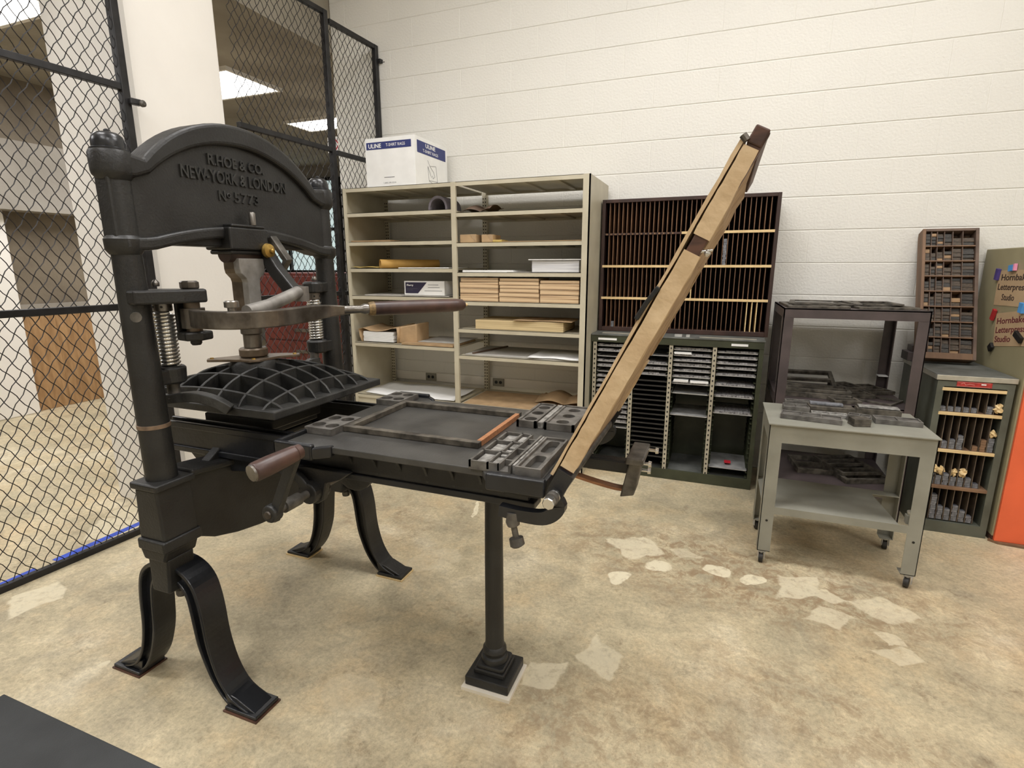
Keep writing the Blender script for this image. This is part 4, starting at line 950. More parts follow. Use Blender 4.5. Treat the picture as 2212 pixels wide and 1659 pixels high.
MB().prism([(.376, 1.209), (.480, 1.209), (.555, 1.288), (.376, 1.288)], -.5165, -.515, 'y').build('printed_label', 'navy', wb_)
text('printed_text', 'Flurry', 'white', wb_, (.388, -.5165, 1.262), (1, 0, 0), (0, 0, 1), .013, .055, bold=.02)
for z, w in ((1.243, .09), (1.232, .05)): MB().box(.388, .388 + w, -.5172, -.5165, z, z + .0022).build('printed_line', 'ink', wb_)
for z, w in ((1.270, .085), (1.250, .095), (1.226, .115)): MB().box(.565 - (.03 if z < 1.23 else 0), .565 + w, -.5155, -.515, z, z + .003).build('printed_line', 'ink', wb_)
sheets('paper_sheet', .37, .735, -.52, -.25, 1.188, .006, 'greyp', 'flat sheets under the small white box')
rm = thing('wrapped_ream', 'stack of white paper in an open brown wrapper on the fifth shelf', 'paper', (.14, -.44, .832))
sk = MB()
for k in range(9): sk.obox((.13 + random.uniform(-.004, .004), -.44, .842 + k * .0085), (.27, .20, .0078), (0, 0, random.uniform(-.01, .01)))
sk.build('paper_stack', 'white', rm)
wp = MB(); sec = []
prof = [(-.02, .834), (-.035, .87), (-.045, .93), (.0, .940), (.06, .921), (.13, .918), (.20, .928), (.26, .945), (.30, .95), (.305, .90), (.300, .834)]
for j, y in enumerate((-.545, -.50, -.40, -.33)):
    sec.append([Vector((x + .03 * j / 3, y, z + (.018 * j / 3 if z > .9 else 0))) for x, z in prof])
for r in sec: wp.v += r
m_ = len(prof)
for j in range(3):
    for i in range(m_ - 1): q = j * m_ + i; wp.f.append((q, q + 1, q + m_ + 1, q + m_))
o = wp.build('paper_wrapper', 'brownp', rm, smooth=30); q = o.modifiers.new('thick', 'SOLIDIFY'); q.thickness = .002
MB().prism([(.30, .834), (.455, .834), (.46, .985), (.31, .955)], -.52, -.33, 'y').build('wrapper_flap', 'brownp', rm, bevel=.01)
sheets('paper_folder', .36, .79, -.58, -.20, .832, .014, 'brownp', 'brown folders lying flat on the fifth shelf of the left bay', 'folder', n=2)
sheets('paper_sheet', .45, .79, -.50, -.15, .8475, .003, 'greyp', 'grey sheet on top of the brown folders')
curl_sheet('white_sheet', .0, .78, -.57, -.18, .425, .02, 'white', 'large white paper sheet on the lowest shelf of the left bay', seed=2)
# right bay
for x0, x1, z1, d in ((.830 + .015, .968, .055, 0), (1.008, 1.092, .052, 1)):
    t = thing('wrapped_packet', ('long' if d == 0 else 'small square') + ' kraft wrapped packet on the second shelf of the right bay', 'packet', ((x0 + x1) / 2, -.49, 1.56), 0, 'kraft wrapped packets')
    MB().box(x0, x1, -.545, -.40, 1.5605, 1.5605 + z1).build('wrapper', 'brownp', t, bevel=.004)
    MB().prism([(x1 - .045, 1.612), (x1 - .004, 1.565), (x1 - .002, 1.61)], -.5475, -.545, 'y').build('end_fold', 'kraft_dk', t)
sheets('paper_sheet', 1.095, 1.16, -.55, -.44, 1.56, .016, 'yellowp', 'small pale card pile beside the small square packet', n=3)
sheets('paper_sheet', 1.17, 1.72, -.57, -.30, 1.56, .004, 'brownp', 'flat brown sheets at the right end of the second shelf')
sheets('white_pad', .86, 1.24, -.54, -.28, 1.362, .014, 'white', 'flat white pad of sheets on the third shelf of the right bay', 'paper', n=2)
sheets('green_sheet', 1.20, 1.36, -.56, -.40, 1.362, .003, 'greyp', 'small sheet lying between the white pad and the white ream')
sheets('paper_ream', 1.368, 1.688, -.53, -.28, 1.362, .078, 'ream', 'thick stack of white paper at the right of the third shelf', 'paper')
sheets('cover_sheet', 1.345, 1.70, -.545, -.27, 1.4415, .006, 'white', 'single white sheet lying over the thick stack of white paper', 'paper', rz=.02)
for col, (x0, x1, hs_) in enumerate(((.852, 1.138, (.054, .036, .042, .018, .012)), (1.149, 1.430, (.034, .030, .026, .022, .026, .022)), (1.437, 1.702, (.052, .034, .040, .022)))):
    z = 1.1645; cname = ('left', 'middle', 'right')[col]; nn = len(hs_)
    for k, h in enumerate(hs_):
        pos = 'lowest' if k == 0 else 'topmost' if k == nn - 1 else ('second from the bottom', 'third from the bottom', 'fourth from the bottom', 'fifth from the bottom')[k - 1]
        sheets('board_bundle', x0 + random.uniform(-.004, .004), x1 + random.uniform(-.004, 0), -.565, -.34, z, h - .002, 'chip', 'tan chipboard bundle, ' + pos + ' in the ' + cname + ' stack', 'boards', 'chipboard bundles on the fourth shelf', rz=random.uniform(-.006, .006)); z += h
sheets('board_stack', .962, 1.60, -.56, -.26, .972, .066, 'chip2', 'wide pile of tan boards on the fifth shelf of the right bay', 'boards')
curl_sheet('brown_sheet', 1.25, 1.66, -.57, -.30, 1.039, .006, 'brownp', 'loose brown sheet on the wide pile of tan boards', seed=4)
sheets('grey_boards', .88, 1.72, -.57, -.12, .782, .008, 'greyp', 'large grey boards lying flat on the sixth shelf of the right bay', 'boards', n=2)
sheets('dark_divider', .98, .995, -.56, -.14, .7905, .010, 'darkp', 'thin dark strip across the large grey boards', 'strip', rz=-.25)
curl_sheet('white_sheet', 1.36, 1.72, -.58, -.28, .792, .008, 'white', 'small white sheet curling at the right of the large grey boards', seed=5)
sheets('kraft_sheet', .86, 1.70, -.57, -.15, .425, .004, 'brownp', 'wide kraft paper on the lowest shelf of the right bay')
curl_sheet('crumpled_kraft', 1.35, 1.68, -.40, -.12, .43, .06, 'brownp', 'crumpled kraft paper heap on the lowest shelf of the right bay', seed=6)

# ------------------------------------------------------------------ olive galley cabinet
gc = thing('galley_cabinet', 'dark olive steel cabinet of four columns holding thin metal trays', 'cabinet', (2.29, -.24, 0))
GX0, GX1, GY0, GY1, GT = 1.764, 2.825, -.44, -.03, .962
b = MB(); b.box(GX0, GX0 + .006, GY0, GY1, 0, GT - .01); b.build('side_panel', 'green', gc)
MB().box(GX1 - .025, GX1, GY0, GY1, 0, GT - .01).build('side_panel', 'green', gc)
MB().box(GX0 + .006, GX1 - .025, GY1 - .01, GY1, .0, GT - .01).build('back_panel', 'green', gc)
MB().box(GX0 + .006, GX1 - .025, GY0 + .02, GY1 - .01, .045, .055).build('bottom_shelf', 'green_top', gc)
MB().box(GX0, GX1, GY0 - .001, GY0 + .01, 0, .07).build('kick_plate', 'green', gc, bevel=.002)
MB().box(GX0, GX1, GY0 - .002, GY0 + .02, .908, GT - .01).build('top_rail', 'green', gc, bevel=.002)
MB().box(GX0 + .0, GX1 + .006, GY0 - .006, GY1, GT - .01, GT).build('top', 'green_top', gc, bevel=.002)
for x0, x1 in ((1.812, 1.935), (2.64, 2.735)): MB().box(x0, x1, GY0 - .004, GY0 - .002, .922, .936).build('paper_label', 'white', gc)
ups = (1.790, 2.040, 2.285, 2.548)
for x in ups:
    p = MB().box(x - .012, x + .012, GY0 + .002, GY0 + .008, .055, .908).build('slotted_upright', 'cream', gc)
    h = MB(); z = .07
    while z < .9: h.box(x - .004, x + .004, GY0 + .0005, GY0 + .003, z, z + .012); z += .0325
    h.build('slot', 'black', p)['kind'] = 'stuff'
    MB().box(x - .003, x + .003, GY0 + .008, GY1 - .01, .055, .908).build('partition', 'green', gc)
def runner_set(xa, xb):
    mb = MB(); z = .075
    while z < .90: mb.box(xa, xa + .012, GY0 + .01, GY1 - .02, z, z + .002); mb.box(xb - .012, xb, GY0 + .01, GY1 - .02, z, z + .002); z += .0325
    r = mb.build('tray_runner', 'green', gc); r['kind'] = 'stuff'
cols = ((1.803, 2.027), (2.053, 2.272), (2.298, 2.535), (2.561, 2.798))
for c in cols: runner_set(*c)
def tray_proto(w, d, dark, load):
    t = thing('galley_tray', 'tray', 'tray', (0, 0, 0), 0, 'galley trays in the olive cabinet')
    mb = MB(); mb.box(-w / 2, w / 2, 0, d, 0, .0015); mb.box(-w / 2, -w / 2 + .002, 0, d, 0, .013); mb.box(w / 2 - .002, w / 2, 0, d, 0, .013)
    mb.box(-w / 2, w / 2, 0, .002, 0, .010 if dark else .0055)
    mb.build('pan', 'galley_dk' if dark else 'galley', t, local=True)
    if load:
        q = MB(); x = -w / 2 + .004
        while x < w / 2 - .01:
            ww = random.uniform(.02, .07); ww = min(ww, w / 2 - .004 - x); q.box(x, x + ww - .001, .004 + random.uniform(0, .004), d * .6, .0016, .012 + random.uniform(0, .007)); x += ww
        q.build('set_type', 'type', t, local=True)
    return t
def tray_row(ci, zs, mk, cname):
    xa, xb = cols[ci]; n = len(zs)
    words = ('topmost', 'second from the top', 'third from the top', 'fourth from the top', 'fifth from the top', 'sixth from the top', 'seventh from the top', 'eighth from the top', 'ninth from the top', 'tenth from the top', 'eleventh from the top', 'twelfth from the top',
             'thirteenth from the top', 'fourteenth from the top', 'fifteenth from the top', 'sixteenth from the top', 'seventeenth from the top', 'eighteenth from the top', 'nineteenth from the top', 'twentieth from the top', 'twenty-first from the top', 'twenty-second from the top')
    P = {}
    for k, z in enumerate(zs):
        kind = mk(k, z); key = kind + (str(k % 3) if kind == 'type' else '')
        if key not in P: P[key] = t = tray_proto(xb - xa - .006, .32, kind == 'dark', kind == 'type')
        else: t = copy_tree(P[key])
        t.location = ((xa + xb) / 2, GY0 + .012 + (random.uniform(0, .008) if kind != 'dark' else .006), z)
        t['label'] = ({'dark': 'black empty metal tray, ', 'type': 'grey metal tray filled with type, ', 'plain': 'plain grey metal tray, '}[kind]) + words[k] + ' in the ' + cname + ' column'
tray_row(0, [.878 - .035 * k for k in range(17)], lambda k, z: 'plain' if k in (2, 5, 11, 16) else 'type', 'leftmost')
tray_row(1, [.830, .772, .737, .700] + [.658 - .0325 * k for k in range(17)], lambda k, z: 'plain' if k == 0 else ('type' if k < 4 else 'dark'), 'second')
tray_row(2, [.876, .838, .805, .772, .737, .700, .655, .592, .445], lambda k, z: 'plain' if k in (7, 8) else 'type', 'third')
tray_row(3, [.872, .838, .802, .770, .728, .662, .590, .482, .115], lambda k, z: 'plain' if k == 8 else 'type', 'rightmost')
sheets('paper_slips', 2.31, 2.40, -.43, -.36, .669, .016, 'white', 'white slips of paper on the seventh tray of the third column', n=3)
sheets('paper_slips', 2.41, 2.52, -.43, -.36, .669, .013, 'white', 'white folded card on the seventh tray of the third column', n=2, rz=.1)
sheets('paper_slips', 2.305, 2.41, -.432, -.36, .852, .012, 'white', 'white paper bundle on the second tray of the third column', n=2)
sheets('red_card', 2.66, 2.70, -.35, -.30, .1315, .003, 'red', 'small red card on the lowest tray of the rightmost column', 'card')
sheets('metal_rule', 1.83, 2.10, -.41, -.37, GT, .004, 'alu', 'pale metal rule lying on top of the olive cabinet at the left', 'rule')
sheets('metal_rule', 2.45, 2.78, -.425, -.40, GT, .004, 'alu', 'pale metal rule lying on top of the olive cabinet at the right', 'rule')
for i, x in enumerate((2.30, 2.37)): sheets('metal_block', x, x + (.045, .022)[i], -.43, -.405, GT, .016, 'galley', ('wide', 'narrow')[i] + ' bright metal block on top of the olive cabinet', 'metal block')

# ------------------------------------------------------------------ brown pigeonhole cabinet
bc = thing('pigeonhole_cabinet', 'dark brown wooden cabinet of narrow pigeonholes standing on the olive cabinet', 'cabinet', (2.31, -.14, GT))
BX0, BX1, BY0, BY1, BZ0, BZ1 = 1.772, 2.852, -.265, -.045, GT + .001, 1.835
MB().box(BX0, BX0 + .022, BY0, BY1, BZ0, BZ1).build('side_panel', 'brown', bc, bevel=.002)
MB().box(BX1 - .022, BX1, BY0, BY1, BZ0, BZ1).build('side_panel', 'brown', bc, bevel=.002)
MB().box(BX0 + .022, BX1 - .022, BY0, BY1, BZ1 - .022, BZ1).build('top_board', 'brown', bc, bevel=.002)
MB().box(BX0 + .022, BX1 - .022, BY0 + .002, BY1, BZ0, BZ0 + .03).build('bottom_board', 'brown', bc, bevel=.002)
MB().box(BX0 + .022, BX1 - .022, BY1 - .008, BY1, BZ0 + .03, BZ1 - .022).build('back_board', 'brown_in', bc)
rowz = [BZ0 + .03, 1.190, 1.402, 1.612, BZ1 - .022]
for i, z in enumerate(rowz[1:4]):
    sh_ = MB().box(BX0 + .022, BX1 - .022, BY0 + .004, BY1 - .008, z - .006, z + .006).build('shelf', 'brown', bc)
    if i < 2: MB().box(BX0 + .012, BX1 - .02, BY0 - .002, BY0 + .004, z - .008, z + .008).build('shelf_edge', 'wood_lt', sh_, bevel=.001)
    else:
        MB().box(2.29, BX1 - .02, BY0 - .002, BY0 + .004, z - .008, z + .008).build('shelf_edge', 'wood_lt', sh_, bevel=.001)
        e = MB()
        for k in range(16): e.box(BX0 + .03 + k * .0285, BX0 + .03 + k * .0285 + .012, BY0 + .0, BY0 + .004, z - .006, z + .005)
        e.build('worn_edge', 'case', sh_)
ND = 36; pitch_ = (BX1 - BX0 - .044) / ND
for r in range(4):
    z0, z1 = rowz[r] + (.006 if r else 0), rowz[r + 1] - (.006 if r < 3 else 0)
    allm = MB(); proto = None; depth0 = BY0 + .006
    for k in range(1, ND):
        x = BX0 + .022 + k * pitch_
        lt = (r == 3 and k == 25) or (r == 1 and k == 20) or (r == 0 and k in (33, 34, 32))
        if r == 0 and not lt: allm.box(x - .0022, x + .0022, depth0, BY1 - .008, z0, z1)
        elif lt: MB().box(x - .0028, x + .0028, depth0 - .003, BY1 - .008, z0, z1).build('divider', 'wood_lt', bc)
        elif proto is None: proto = MB().box(x - .0022, x + .0022, depth0, BY1 - .008, z0, z1).build('divider', 'brown_div', bc); xp = x
        else:
            c = proto.copy(); C.objects.link(c); c.parent = bc; c.location = (x - xp, 0, 0)
    if r == 0: allm.build('divider', 'brown_div', bc)['kind'] = 'stuff'
def lead_stack(x, z, n, w, lb, y=-.25, m='lead'):
    mb = MB()
    for k in range(n): mb.obox((random.uniform(-.0015, .0015), 0, .006 + k * .0125), (w, .03, .0115), (0, 0, random.uniform(-.05, .05)))
    o = mb.build('spacer_pile', m, None, local=True); o.location = (x, y, z); return tag(o, lb, 'metal spacers', 'piles of metal spacers in pigeonholes')
lead_stack(BX0 + .022 + pitch_ * 26.5, 1.4085, 13, .019, 'tall pile of grey metal spacers in the brown cabinet, near its right end')
lead_stack(BX0 + .022 + pitch_ * 20.5, 1.4085, 9, .019, 'shorter pile of grey metal spacers in the brown cabinet, beside the tympan')
lead_stack(BX0 + .022 + pitch_ * 2.5, .9935, 3, .018, 'small pile of grey metal spacers in the bottom left of the brown cabinet')

# ------------------------------------------------------------------ purple-brown steel rack with old chases
rk = thing('steel_rack', 'purple brown steel rack against the wall holding old iron frames', 'rack', (3.22, -.4, 0))
RX0, RX1, RY0, RY1, RT = 2.885, 3.555, -.70, -.10, 1.178
for (x, sx) in ((RX0, 1), (RX1, -1)):
    for (y, sy) in ((RY0, 1), (RY1, -1)):
        a, b_ = sorted((x, x + sx * .052)); c, d = sorted((y, y + sy * .052))
        l = MB(); l.box(a, b_, min(y, y + sy * .006), max(y, y + sy * .006), 0, RT - .05); l.box(min(x, x + sx * .006), max(x, x + sx * .006), c, d, 0, RT - .05)
        lg = l.build('leg', 'rack', rk, bevel=.001)
        if y == RY1 and x == RX1: MB().box(a - .003, b_ + .003, c, d + .003, .738, .744).build('cable_tie', 'white', lg)
tr = MB(); tr.box(RX0, RX1, RY0, RY0 + .006, RT - .052, RT); tr.box(RX0, RX1, RY1 - .006, RY1, RT - .052, RT); tr.box(RX0, RX0 + .006, RY0, RY1, RT - .052, RT); tr.box(RX1 - .006, RX1, RY0, RY1, RT - .052, RT); tr.box(RX0, RX1, RY0, RY1, RT - .006, RT)
tr.build('top_shelf', 'rack', rk)
for z in (.66, .19):
    q = MB(); q.box(RX0 + .006, RX1 - .006, RY0 + .006, RY1 - .006, z - .006, z); q.box(RX0 + .006, RX1 - .006, RY0 + .006, RY0 + .012, z - .04, z + .0); q.box(RX0 + .006, RX0 + .012, RY0 + .01, RY1 - .01, z - .04, z + .02)
    q.box(RX0 + .006, RX1 - .006, RY1 - .012, RY1 - .006, z - .04, z + .0); q.build('shelf', 'rack', rk)
NF = [0]
def chase(cx, cy, z, w, d, rz, bars, lb, h=.016, t=.016, tilt=(0, 0), m='chase'):
    mb = MB(); mb.box(-w / 2, w / 2, -d / 2, -d / 2 + t, 0, h); mb.box(-w / 2, w / 2, d / 2 - t, d / 2, 0, h); mb.box(-w / 2, -w / 2 + t, -d / 2 + t, d / 2 - t, 0, h); mb.box(w / 2 - t, w / 2, -d / 2 + t, d / 2 - t, 0, h)
    for b_ in range(bars):
        y = -d / 2 + d * (b_ + 1) / (bars + 1); mb.box(-w / 2 + t, w / 2 - t, y - t * .35, y + t * .35, 0, h)
    o = mb.build('iron_chase', m, None, local=True); o.location = (cx, cy, z + .0005); o.rotation_euler = (tilt[0], tilt[1], rz)
    b2 = o.modifiers.new('bevel', 'BEVEL'); b2.width = .001; b2.segments = 1
    return tag(o, lb, 'iron frame', 'old iron frames on the steel rack')
# top of the rack
chase(3.05, -.47, RT, .30, .40, .03, 1, 'flat iron frame at the left on top of the rack', .012, .03)
chase(3.12, -.38, RT + .0125, .36, .34, -.12, 0, 'thin iron frame lying across the left one on top of the rack', .008, .028)
chase(3.36, -.42, RT, .28, .46, .10, 1, 'flat iron frame at the right on top of the rack', .012, .03)
chase(3.36, -.36, RT + .0125, .24, .28, .05, 0, 'small thin iron frame on the right one on top of the rack', .009, .03)
# middle shelf
chase(3.10, -.24, .698, .30, .20, 0.05, 1, 'large iron frame leaning up at the back left of the middle shelf', .022, .022, tilt=(.35, 0))
chase(3.11, -.47, .66, .36, .20, -.08, 0, 'wide thick iron frame at the front left of the middle shelf', .030, .028)
chase(3.12, -.47, .6915, .34, .17, -.05, 1, 'iron frame stacked on the wide thick one, middle shelf', .016, .020)
chase(3.32, -.24, .66, .12, .18, .5, 0, 'small iron frame at the back centre of the middle shelf', .03, .018)
chase(3.33, -.42, .66, .15, .15, .35, 1, 'small square iron frame in the middle of the middle shelf', .022, .014)
chase(3.44, -.24, .66, .16, .22, .45, 2, 'barred iron frame at the back right of the middle shelf', .02, .014)
chase(3.42, -.52, .66, .20, .16, -.6, 0, 'thin iron frame at the front right of the middle shelf', .012, .012)
chase(3.24, -.60, .66, .14, .13, .2, 1, 'small iron frame at the front centre of the middle shelf', .02, .014)
# low shelf
chase(3.15, -.40, .19, .20, .26, .12, 1, 'iron frame at the left of the lowest shelf', .03, .02)
chase(3.36, -.42, .19, .26, .36, .35, 3, 'large barred iron frame at the right of the lowest shelf', .028, .022)
chase(3.34, -.40, .2195, .24, .30, .40, 3, 'barred iron frame stacked on the large one, lowest shelf', .018, .018)

# ------------------------------------------------------------------ grey-green work table on casters
wt = thing('work_table', 'grey green steel work table on casters in front of the rack', 'table', (3.13, -1.165, 0))
TX0, TX1, TY0, TY1, TT = 2.806, 3.455, -1.378, -.955, .702
MB().box(TX0, TX1, TY0, TY1, TT - .006, TT).build('top', 'bench', wt, bevel=.001)
lx0, lx1, ly0, ly1 = TX0 + .006, TX1 - .006, TY0 + .012, TY1 - .012
for (x, sx) in ((lx0, 1), (lx1, -1)):
    for (y, sy) in ((ly0, 1), (ly1, -1)):
        l = MB(); a, b_ = sorted((x, x + sx * .056)); c, d = sorted((y, y + sy * .056))
        l.box(a, b_, min(y, y + sy * .003), max(y, y + sy * .003), .066, TT - .006); l.box(min(x, x + sx * .003), max(x, x + sx * .003), c, d, .066, TT - .006); l.box(a, b_, c, d, .066, .069)
        lg = l.build('leg', 'bench', wt)
        hx_ = x + sx * .028; MB().lathe([(.0055, y - sy * .0012), (.0055, y - sy * .0002)], (hx_, 0, .225), 12, 'y').build('bolt_hole', 'black', lg)
        cxx, cyy = x + sx * .022, y + sy * .02; rot = random.uniform(-.5, .5)
        k = MB(); k.obox((cxx, cyy, .062), (.034, .034, .008)); k.cyl((cxx, cyy, .05), (cxx, cyy, .066), .012)
        for q in (-.014, .014):
            k.obox((cxx + q * math.cos(rot) - .006 * math.sin(rot), cyy + q * math.sin(rot) - .006 * math.cos(rot), .042), (.003, .024, .036), (0, 0, rot))
        cs = k.build('caster', 'galley', wt)
        dx, dy = math.cos(rot) * .0095, math.sin(rot) * .0095
        MB().tube([(cxx - dx * 1.05, cyy - dy * 1.05, .025), (cxx - dx, cyy - dy, .025), (cxx + dx, cyy + dy, .025), (cxx + dx * 1.05, cyy + dy * 1.05, .025)], [.021, .025, .025, .021], 22).build('wheel', 'rubber', cs, smooth=40)
for y in (ly0, ly1): 
    s_ = 1 if y == ly0 else -1; MB().box(lx0 + .056, lx1 - .056, min(y, y + s_ * .003), max(y, y + s_ * .003), TT - .090, TT - .006).build('apron', 'bench', wt)
for x in (lx0, lx1):
    s_ = 1 if x == lx0 else -1; MB().box(min(x, x + s_ * .003), max(x, x + s_ * .003), ly0 + .056, ly1 - .056, TT - .090, TT - .006).build('apron', 'bench', wt)
ls = MB(); ls.prism([(lx0 + .003, ly0 + .003), (lx1 - .09, ly0 + .003), (lx1 - .12, ly1 - .06), (lx1 - .003, ly1 - .06), (lx1 - .003, ly1 - .003), (lx0 + .003, ly1 - .003)], .294, .297, 'z')
ls.box(lx0 + .056, lx1 - .056, ly0, ly0 + .003, .262, .297); ls.box(lx0 + .056, lx1 - .056, ly1 - .003, ly1, .262, .297); ls.box(lx1 - .06, lx1 - .02, ly0 + .02, ly0 + .05, .297, .335)
ls.build('lower_shelf', 'bench', wt)
MB().lathe([(.014, .335), (.018, .345), (.018, .352)], (lx1 - .04, ly0 + .035, 0), 14).build('shelf_clip', 'alu', wt)
# furniture blocks on the table top
def block(cx, cy, z, w, d, h, rz, lb, slots=0, m='chase', layers=1):
    mb = MB(); hh = h / layers
    for k in range(layers):
        z0 = k * hh; z1 = z0 + hh * .97; t = .006; ox = random.uniform(-.002, .002)
        if k == layers - 1 and slots:
            mb.box(-w / 2, w / 2, -d / 2, d / 2, z0, z1 - .006)
            mb.box(-w / 2, w / 2, -d / 2, -d / 2 + t, z1 - .006, z1); mb.box(-w / 2, w / 2, d / 2 - t, d / 2, z1 - .006, z1)
            for q in range(slots + 1):
                x = -w / 2 + (w - t) * q / slots; mb.box(x, x + t, -d / 2 + t, d / 2 - t, z1 - .006, z1)
        else: mb.box(-w / 2 + ox, w / 2 + ox, -d / 2, d / 2, z0, z1)
    o = mb.build('furniture_block', m, None, local=True); o.location = (cx, cy, z + .0005); o.rotation_euler = (0, 0, rz)
    b2 = o.modifiers.new('bevel', 'BEVEL'); b2.width = .0008; b2.segments = 1
    return tag(o, lb, 'metal block', 'printing furniture blocks on the work table')
block(2.990, -1.245, TT, .250, .080, .024, -.15, 'long slotted block at the front left of the table', 3, 'plate', 2)
block(3.180, -1.265, TT, .070, .060, .034, .25, 'small stacked block at the front centre of the table', 0, 'chase', 3)
block(3.195, -1.185, TT, .090, .050, .030, -.30, 'small tilted block behind the front centre one', 2, 'plate', 2)
block(3.345, -1.175, TT, .180, .075, .024, -.02, 'long slotted block at the front right of the table', 2, 'plate', 1)
block(2.945, -1.085, TT, .115, .075, .028, -.02, 'short block with two slots at the left of the table', 2, 'plate', 1)
block(3.095, -1.075, TT, .190, .080, .036, .05, 'long block in the middle of the table', 0, 'chase', 2)
block(3.300, -1.035, TT, .180, .070, .034, -.05, 'long block at the back right of the table', 0, 'chase', 1)
block(2.965, -1.020, TT + .001, .130, .040, .040, -.02, 'narrow block at the back left of the table', 1, 'plate', 1)
block(3.075, -1.065, TT + .0375, .140, .040, .010, -.06, 'thin blue grey bar on top of the long middle block', 0, 'lead', 1)
block(3.300, -1.035, TT + .0355, .165, .055, .006, -.05, 'flat bright plate on the long block at the back right', 0, 'plate_lt', 1)
block(3.080, -1.150, TT, .150, .045, .018, -.03, 'thin slotted block behind the front left one', 2, 'plate_lt', 1)

# ------------------------------------------------------------------ small cabinet with pigeonholes
sc_ = thing('small_cabinet', 'small grey green cabinet with pale wooden shelf edges and a red name plate', 'cabinet', (3.79, -.39, 0))
QX0, QX1, QY0, QY1, QT = 3.632, 3.950, -.680, -.110, .858
MB().box(QX0, QX0 + .03, QY0, QY1, 0, QT - .03).build('side_panel', 'grey_green', sc_)
MB().box(QX1 - .03, QX1, QY0, QY1, 0, QT - .03).build('side_panel', 'grey_green', sc_)
MB().box(QX0 + .03, QX1 - .03, QY1 - .01, QY1, 0, QT - .03).build('back_panel', 'grey_green', sc_)
MB().box(QX0 + .03, QX1 - .03, QY0, QY0 + .02, .800, QT - .03).build('top_rail', 'grey_green', sc_)
MB().box(QX0 + .03, QX1 - .03, QY0, QY1 - .01, 0, .062).build('plinth', 'grey_green', sc_)
MB().box(QX0 - .008, QX1 + .006, QY0 - .005, QY1, QT - .026, QT).build('top', 'alu', sc_, bevel=.002)
MB().box(QX0 - .008, QX1 + .004, QY0 - .002, QY1 - .004, QT, QT + .0015).build('top_liner', 'green_top', sc_)
np_ = MB().box(3.712, 3.856, QY0 - .003, QY0, .803, .829).build('name_plate', 'redplate', sc_)
for z in (.8045, .8265): MB().box(3.711, 3.849, QY0 - .0036, QY0 - .003, z, z + .0012).build('plate_line', 'pink', np_)
MB().sweep([(3.728, QY0 - .0034, .817), (3.742, QY0 - .0034, .823), (3.748, QY0 - .0034, .813), (3.765, QY0 - .0034, .818), (3.785, QY0 - .0034, .815)], .002, .0006, (0, 1, 0)).build('script_mark', 'pink', np_)
MB().box(3.812, 3.832, QY0 - .0036, QY0 - .003, .816, .822).build('plate_mark', 'white', np_)
srz = [.062, .258, .460, .660, .788]
for i, z in enumerate(srz[1:]):
    s_ = MB().box(QX0 + .03, QX1 - .03, QY0 + .006, QY1 - .01, z - .006, z + .006).build('shelf', 'case', sc_)
    MB().box(QX0 + .024, QX1 - .03, QY0 - .003, QY0 + .006, z - .010, z + .006).build('shelf_edge', 'wood_lt' if i > 0 else 'case', s_, bevel=.001)
cw = (QX1 - QX0 - .06) / 8
for r in range(4):
    for k in range(1, 8):
        x = QX0 + .03 + k * cw; MB().box(x - .0018, x + .0018, QY0 + .012, QY1 - .01, srz[r] + .006, srz[r + 1] - .010).build('divider', 'cell_div', sc_)
def cell_x(k): return QX0 + .03 + (k + .5) * cw
rows_ = {3: [(0, 2), (1, 2), (2, 2), (3, 2), (4, 2), (6, 3)], 2: [(1, 3), (2, 4), (3, 6), (5, 2), (6, 5), (7, 6)], 1: [(0, 5), (1, 4), (2, 5), (3, 4), (4, 4), (5, 4), (6, 2)], 0: [(1, 11), (2, 6), (3, 5), (4, 7), (5, 5), (6, 3)]}
rn = {3: 'top', 2: 'second', 1: 'third', 0: 'bottom'}; cn = ('first', 'second', 'third', 'fourth', 'fifth', 'sixth', 'seventh', 'eighth')
for r, l in rows_.items():
    for k, n in l:
        br_ = (r, k) in ((2, 5), (2, 6)); lead_stack(cell_x(k), srz[r] + .0065, n, cw * .72, ('brown' if br_ else 'grey') + ' spacer pile in the ' + rn[r] + ' row, ' + cn[k] + ' slot of the small cabinet', QY0 + .03, 'case' if br_ else 'lead')
def crumple(x, y, z, r, lb, seed):
    R = random.Random(seed); mb = MB(); n = 9; m_ = 7
    for i in range(m_ + 1):
        th = PI * i / m_
        for j in range(n):
            ph = 2 * PI * j / n; rr = r * R.uniform(.45, 1.25); mb.v.append(Vector((x + rr * .8 * math.sin(th) * math.cos(ph), y + rr * .7 * math.sin(th) * math.sin(ph), z + r + rr * math.cos(th) * .95)))
    for i in range(m_):
        for j in range(n): a = i * n + j; b_ = i * n + (j + 1) % n; mb.f.append((a, b_, b_ + n, a + n))
    return single('paper_wad', mb, 'wood_lt', lb, 'paper wad', 'crumpled wrappers in the small cabinet')
crumple(cell_x(7), QY0 + .01, srz[3] + .014, .026, 'crumpled tan wrapper at the right end of the top row of the small cabinet', 1)
crumple(cell_x(7), QY0 + .02, srz[2] + .082, .022, 'crumpled cream wrapper on the rightmost pile of the second row', 2)
crumple(cell_x(0) + .004, QY0 + .02, srz[1] + .070, .024, 'crumpled tan wrapper at the left end of the third row', 3)
crumple(cell_x(1) + .004, QY0 + .02, srz[1] + .058, .026, 'larger crumpled tan wrapper on the second pile of the third row', 4)
crumple(cell_x(3), QY0 + .02, srz[1] + .058, .022, 'crumpled tan wrapper on the fourth pile of the third row', 5)
crumple(cell_x(4) + .006, QY0 + .02, srz[1] + .058, .025, 'crumpled tan wrapper on the fifth pile of the third row', 6)

